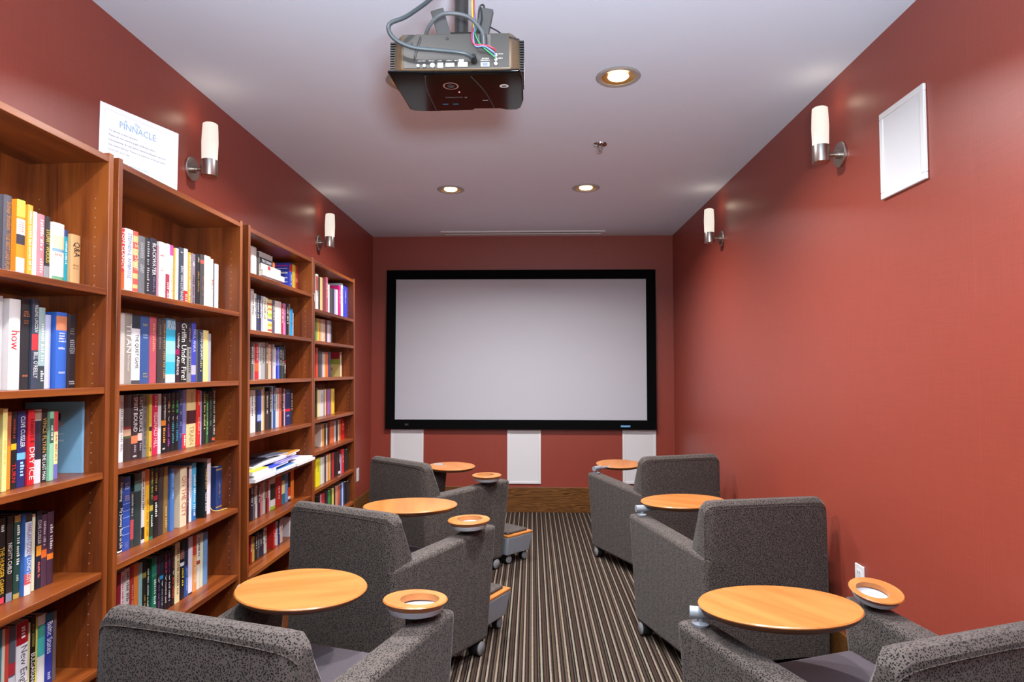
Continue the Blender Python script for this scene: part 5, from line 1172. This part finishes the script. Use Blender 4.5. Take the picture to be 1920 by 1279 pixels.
# row of sockets along the bottom of the rear panel
def socket(name, x0, x1, z0, z1, col, d=.004):
    MB().box(x0, x1, -.1515 - d, -.1505, z0, z1).build(name, plain('socket_' + col.strip('#'), col, .5), t, bevel=.0008, seg=2)
for x, c in ((-.128, '#d8d8d8'), (-.108, '#d8d8d8')):
    MB().cyl((x, -.151, .025), (x, -.156, .025), .005, 14).build('audio_jack', plain('jack_grey', '#b8b8b8', .4), t, smooth=True)
MB().cyl((-.082, -.151, .026), (-.082, -.156, .026), .0075, 18).build('serial_socket', plain('socket_ring', '#d0cec8', .4), t, smooth=True)
socket('lan_socket', -.066, -.048, .018, .034, '#d8d4c8')
socket('video_socket', -.040, -.012, .020, .033, '#c8c8c8')
socket('video_socket', -.001, .030, .020, .035, '#e0e0e0')
socket('usb_socket', .002, .018, .036, .044, '#d8d8d8')
socket('monitor_socket', .072, .100, .020, .033, '#d8d8e0')
socket('monitor_socket', .078, .094, .022, .031, '#5a6ad0', .006)
for z in (.028, .042, .056):
    MB().cyl((.120, -.151, z), (.120, -.158, z), .005, 14).build('component_jack', M_white, t, smooth=True)
lm = MB(); rnd = random.Random(5)
for x0, w_, z in ((-.130, .026, .040), (-.094, .02, .040), (-.066, .016, .040), (-.038, .02, .040), (-.012, .012, .040), (.040, .012, .040), (.072, .03, .040), (.076, .024, .046), (.128, .016, .060), (.128, .014, .046)):
    put_dashes(lm, (x0, -.1522, z), (1, 0, 0), (0, 0, 1), w_, .0028, rnd)
lm.build('socket_print', M_white, t)
MB().box(.062, .104, -.1535, -.1505, .086, .124).build('power_inlet_plate', plain('inlet_plate_grey', '#59534e', .5), t, bevel=.001)
# marks on the lid (face down, read from the rear)
dn = lambda poly, z=-.0006: [(x, y, z) for x, y in poly]
ring = MB().lathe([(.026, -.0005), (.024, -.0012), (.021, -.0005)], 40, 0, Matrix.Translation((-.035, -.062, 0)), cap=False)
ring.build('control_ring', plain('dull_red_ring', '#a07068', .4), t, smooth=True)
MB().lathe([(0, -.001), (.012, -.0008), (.013, -.0002)], 28, 0, Matrix.Translation((-.035, -.062, 0)), cap=False).build('centre_button', plain('dark_grey_button', '#2c2a2c', .3), t, smooth=True)
MB().lathe([(0, -.001), (.003, -.0002)], 12, 0, Matrix.Translation((-.012, -.015, 0)), cap=False).build('power_led', glow('red_led', (1, .05, .05), 3), t)
wm = MB(); put_word(wm, 'MITSUBISHI', (-.005, .028, -.0007), (-1, 0, 0), (0, -1, 0), .058, .006, 0, 1.6)
for k in range(3):
    a = 2 * PI * k / 3 - PI / 2 + PI
    c_ = Vector((.006, .026, -.0007)); d_ = Vector((math.cos(a), math.sin(a), 0)); e_ = Vector((-d_.y, d_.x, 0))
    wm.add([c_, c_ + d_ * .0035 + e_ * .002, c_ + d_ * .007, c_ + d_ * .0035 - e_ * .002], [(3, 2, 1, 0)])
wm.build('maker_lettering', plain('silver_print', '#9a9a9a', .5), t)
lg = MB().lathe([(.0135, -.0007), (.009, -.0007)], 32, 0, Matrix.Translation((.142, -.058, 0)) @ Matrix.Diagonal((1.1, 1, 1, 1)), cap=False)
lg.add(dn([(.132, -.062), (.152, -.060), (.152, -.055), (.132, -.057)]), [(3, 2, 1, 0)])
lg.build('round_logo', M_white, t)
bl = MB()
for x0 in (-.082, -.046):
    bl.add(dn([(x0, .078), (x0 + .02, .078), (x0 + .02, .083), (x0, .083)]), [(3, 2, 1, 0)])
bl.build('blue_caption', plain('cyan_print', '#2f9ac8', .5), t)
sm = MB().add(dn([(.062, .050), (.082, .050), (.080, .054), (.062, .054)]), [(3, 2, 1, 0)])
sm.build('white_caption', M_white, t)
M_rib = plain('lid_rib_grey', '#3a3a3c', .3)
for pts in ([(-.108, -.135, -.0006), (-.118, -.04, -.0008), (-.112, .13, -.0006)], [(.038, -.13, -.0006), (.075, -.02, -.0008), (.10, .12, -.0006)]):
    MB().tube(pts, .0016, 6).build('lid_rib', M_rib, t, smooth=True)
MB().cyl((.07, .128, .06), (.07, .150, .06), .034, 32).build('lens_barrel', M_dark, t, smooth=True)
for x in (-.155, .148):
    MB().tube([(x, -.10, .13), (x - .001, -.10, .148), (x + .006, -.10, .156), (x + .013, -.10, .148), (x + .012, -.10, .13)], .0022, 8).build('mount_loop', M_nickel, t, smooth=True)

mt = thing('ceiling_mount', 'black pole mount holding the projector to the ceiling', 'projector mount', (PX0, PY0, ZC))
zz = PZ0 + .134 - ZC
MB().cyl((-.005, -.02, zz + .05), (-.005, -.02, -.012), .0235, 32).build('pole', plain('dark_bronze_pole', '#3d3936', .35, metal=.4), mt, smooth=True)
MB().lathe([(.07, -.014), (.07, -.0005)], 36, 0, Matrix.Translation((-.005, -.02, 0))).build('ceiling_flange', M_dark, mt, smooth=True, bevel=.003)
MB().box(-.075, .085, -.055, .07, zz + .004, zz + .055).build('mount_block', M_dark, mt, bevel=.006)
MB().box(-.13, .13, -.06, .03, zz + .001, zz + .010).build('mount_plate', M_dark, mt, bevel=.003)
for dx, an in ((-.065, -.28), (.075, .2)):
    MB().box(-.022, .022, -.012, .012, -.045, .055, 0, Matrix.Translation((dx, -.075, zz + .062)) @ Matrix.Rotation(an, 4, 'Y')).build('tilt_arm', plain('mount_arm_grey', '#4a4745', .45), mt, bevel=.003)

# cables, each one a thing of its own
P = Vector((PX0, PY0, PZ0))
def cable(name, pts, r, col, label, cat='cable', ends=()):
    o = thing(name, label, cat, P)
    m = plain(name + '_' + col.strip('#'), col, .4, noise=.03)
    MB().tube(pts, r, 10).build('cable_sheath', m, o, smooth=True)
    for (a, b, rr, c_) in ends:
        MB().cyl(a, b, rr, 16).build('plug', plain('plug_' + c_.strip('#'), c_, .45), o, smooth=True)
cable('video_cable', [(-.03, -.03, .46), (-.075, -.10, .30), (-.150, -.20, .165), (-.205, -.225, .122), (-.195, -.215, .085), (-.140, -.200, .062), (-.060, -.190, .056), (.020, -.185, .048), (.050, -.165, .040)], .0068, '#3b4246',
      'thick grey cable looping over the projector rear', ends=[((.048, -.172, .046), (.052, -.152, .036), .010, '#1c1c1e')])
cable('power_cable', [(-.120, -.10, .115), (-.095, -.155, .150), (-.045, -.18, .178), (.03, -.175, .172), (.072, -.165, .135), (.080, -.168, .112)], .0062, '#55575a',
      'grey power cable arching into the projector inlet', ends=[((.081, -.170, .114), (.082, -.158, .090), .012, '#3c4044')])
for nm, col, dz, x1, lab in (('red', '#c83048', .066, .120, 'thin red component cable on the projector'), ('blue', '#6a84c8', .054, .119, 'thin blue component cable on the projector'), ('green', '#2f8a5a', .042, .118, 'thin green component cable on the projector')):
    k = {'red': 0, 'blue': 1, 'green': 2}[nm]
    mid = [(.052 + .004 * k, -.172, .084 - .006 * k), (.085, -.176, .078 - .004 * k)] if k < 2 else [(.075, -.170, .080)]
    cable('component_cable', [(.040, -.05, .30 - .01 * k), (.046 + .004 * k, -.12, .165), (.044 + .005 * k, -.162, .122)] + mid + [(.112, -.172, dz + .004), (x1, -.160, dz)], .0022, col, lab)
cable('sensor_cable', [(.075, -.06, .21), (.12, -.10, .165), (.150, -.13, .128), (.165, -.15, .116), (.195, -.155, .105)], .0024, '#2c2c2e', 'thin black cable hanging at the projector\'s right')
cable('trigger_cable', [(-.120, -.158, .118), (-.130, -.160, .09), (-.138, -.160, .06), (-.140, -.158, .042)], .0016, '#1c1a1a', 'very thin black cable down the projector\'s left')
cable('yellow_cable', [(.032, -.04, .40), (.036, -.07, .26), (.045, -.115, .175), (.046, -.13, .14)], .0026, '#d8cc30', 'yellow cable beside the projector pole')
cable('coiled_cable', [(.055, -.06, .20), (.06, -.075, .255), (.075, -.08, .262), (.078, -.075, .22), (.06, -.08, .17), (.066, -.10, .13), (.052, -.12, .12), (.058, -.10, .16), (.07, -.09, .21), (.066, -.085, .25)], .003, '#232325', 'bundle of black cable coiled beside the projector pole')
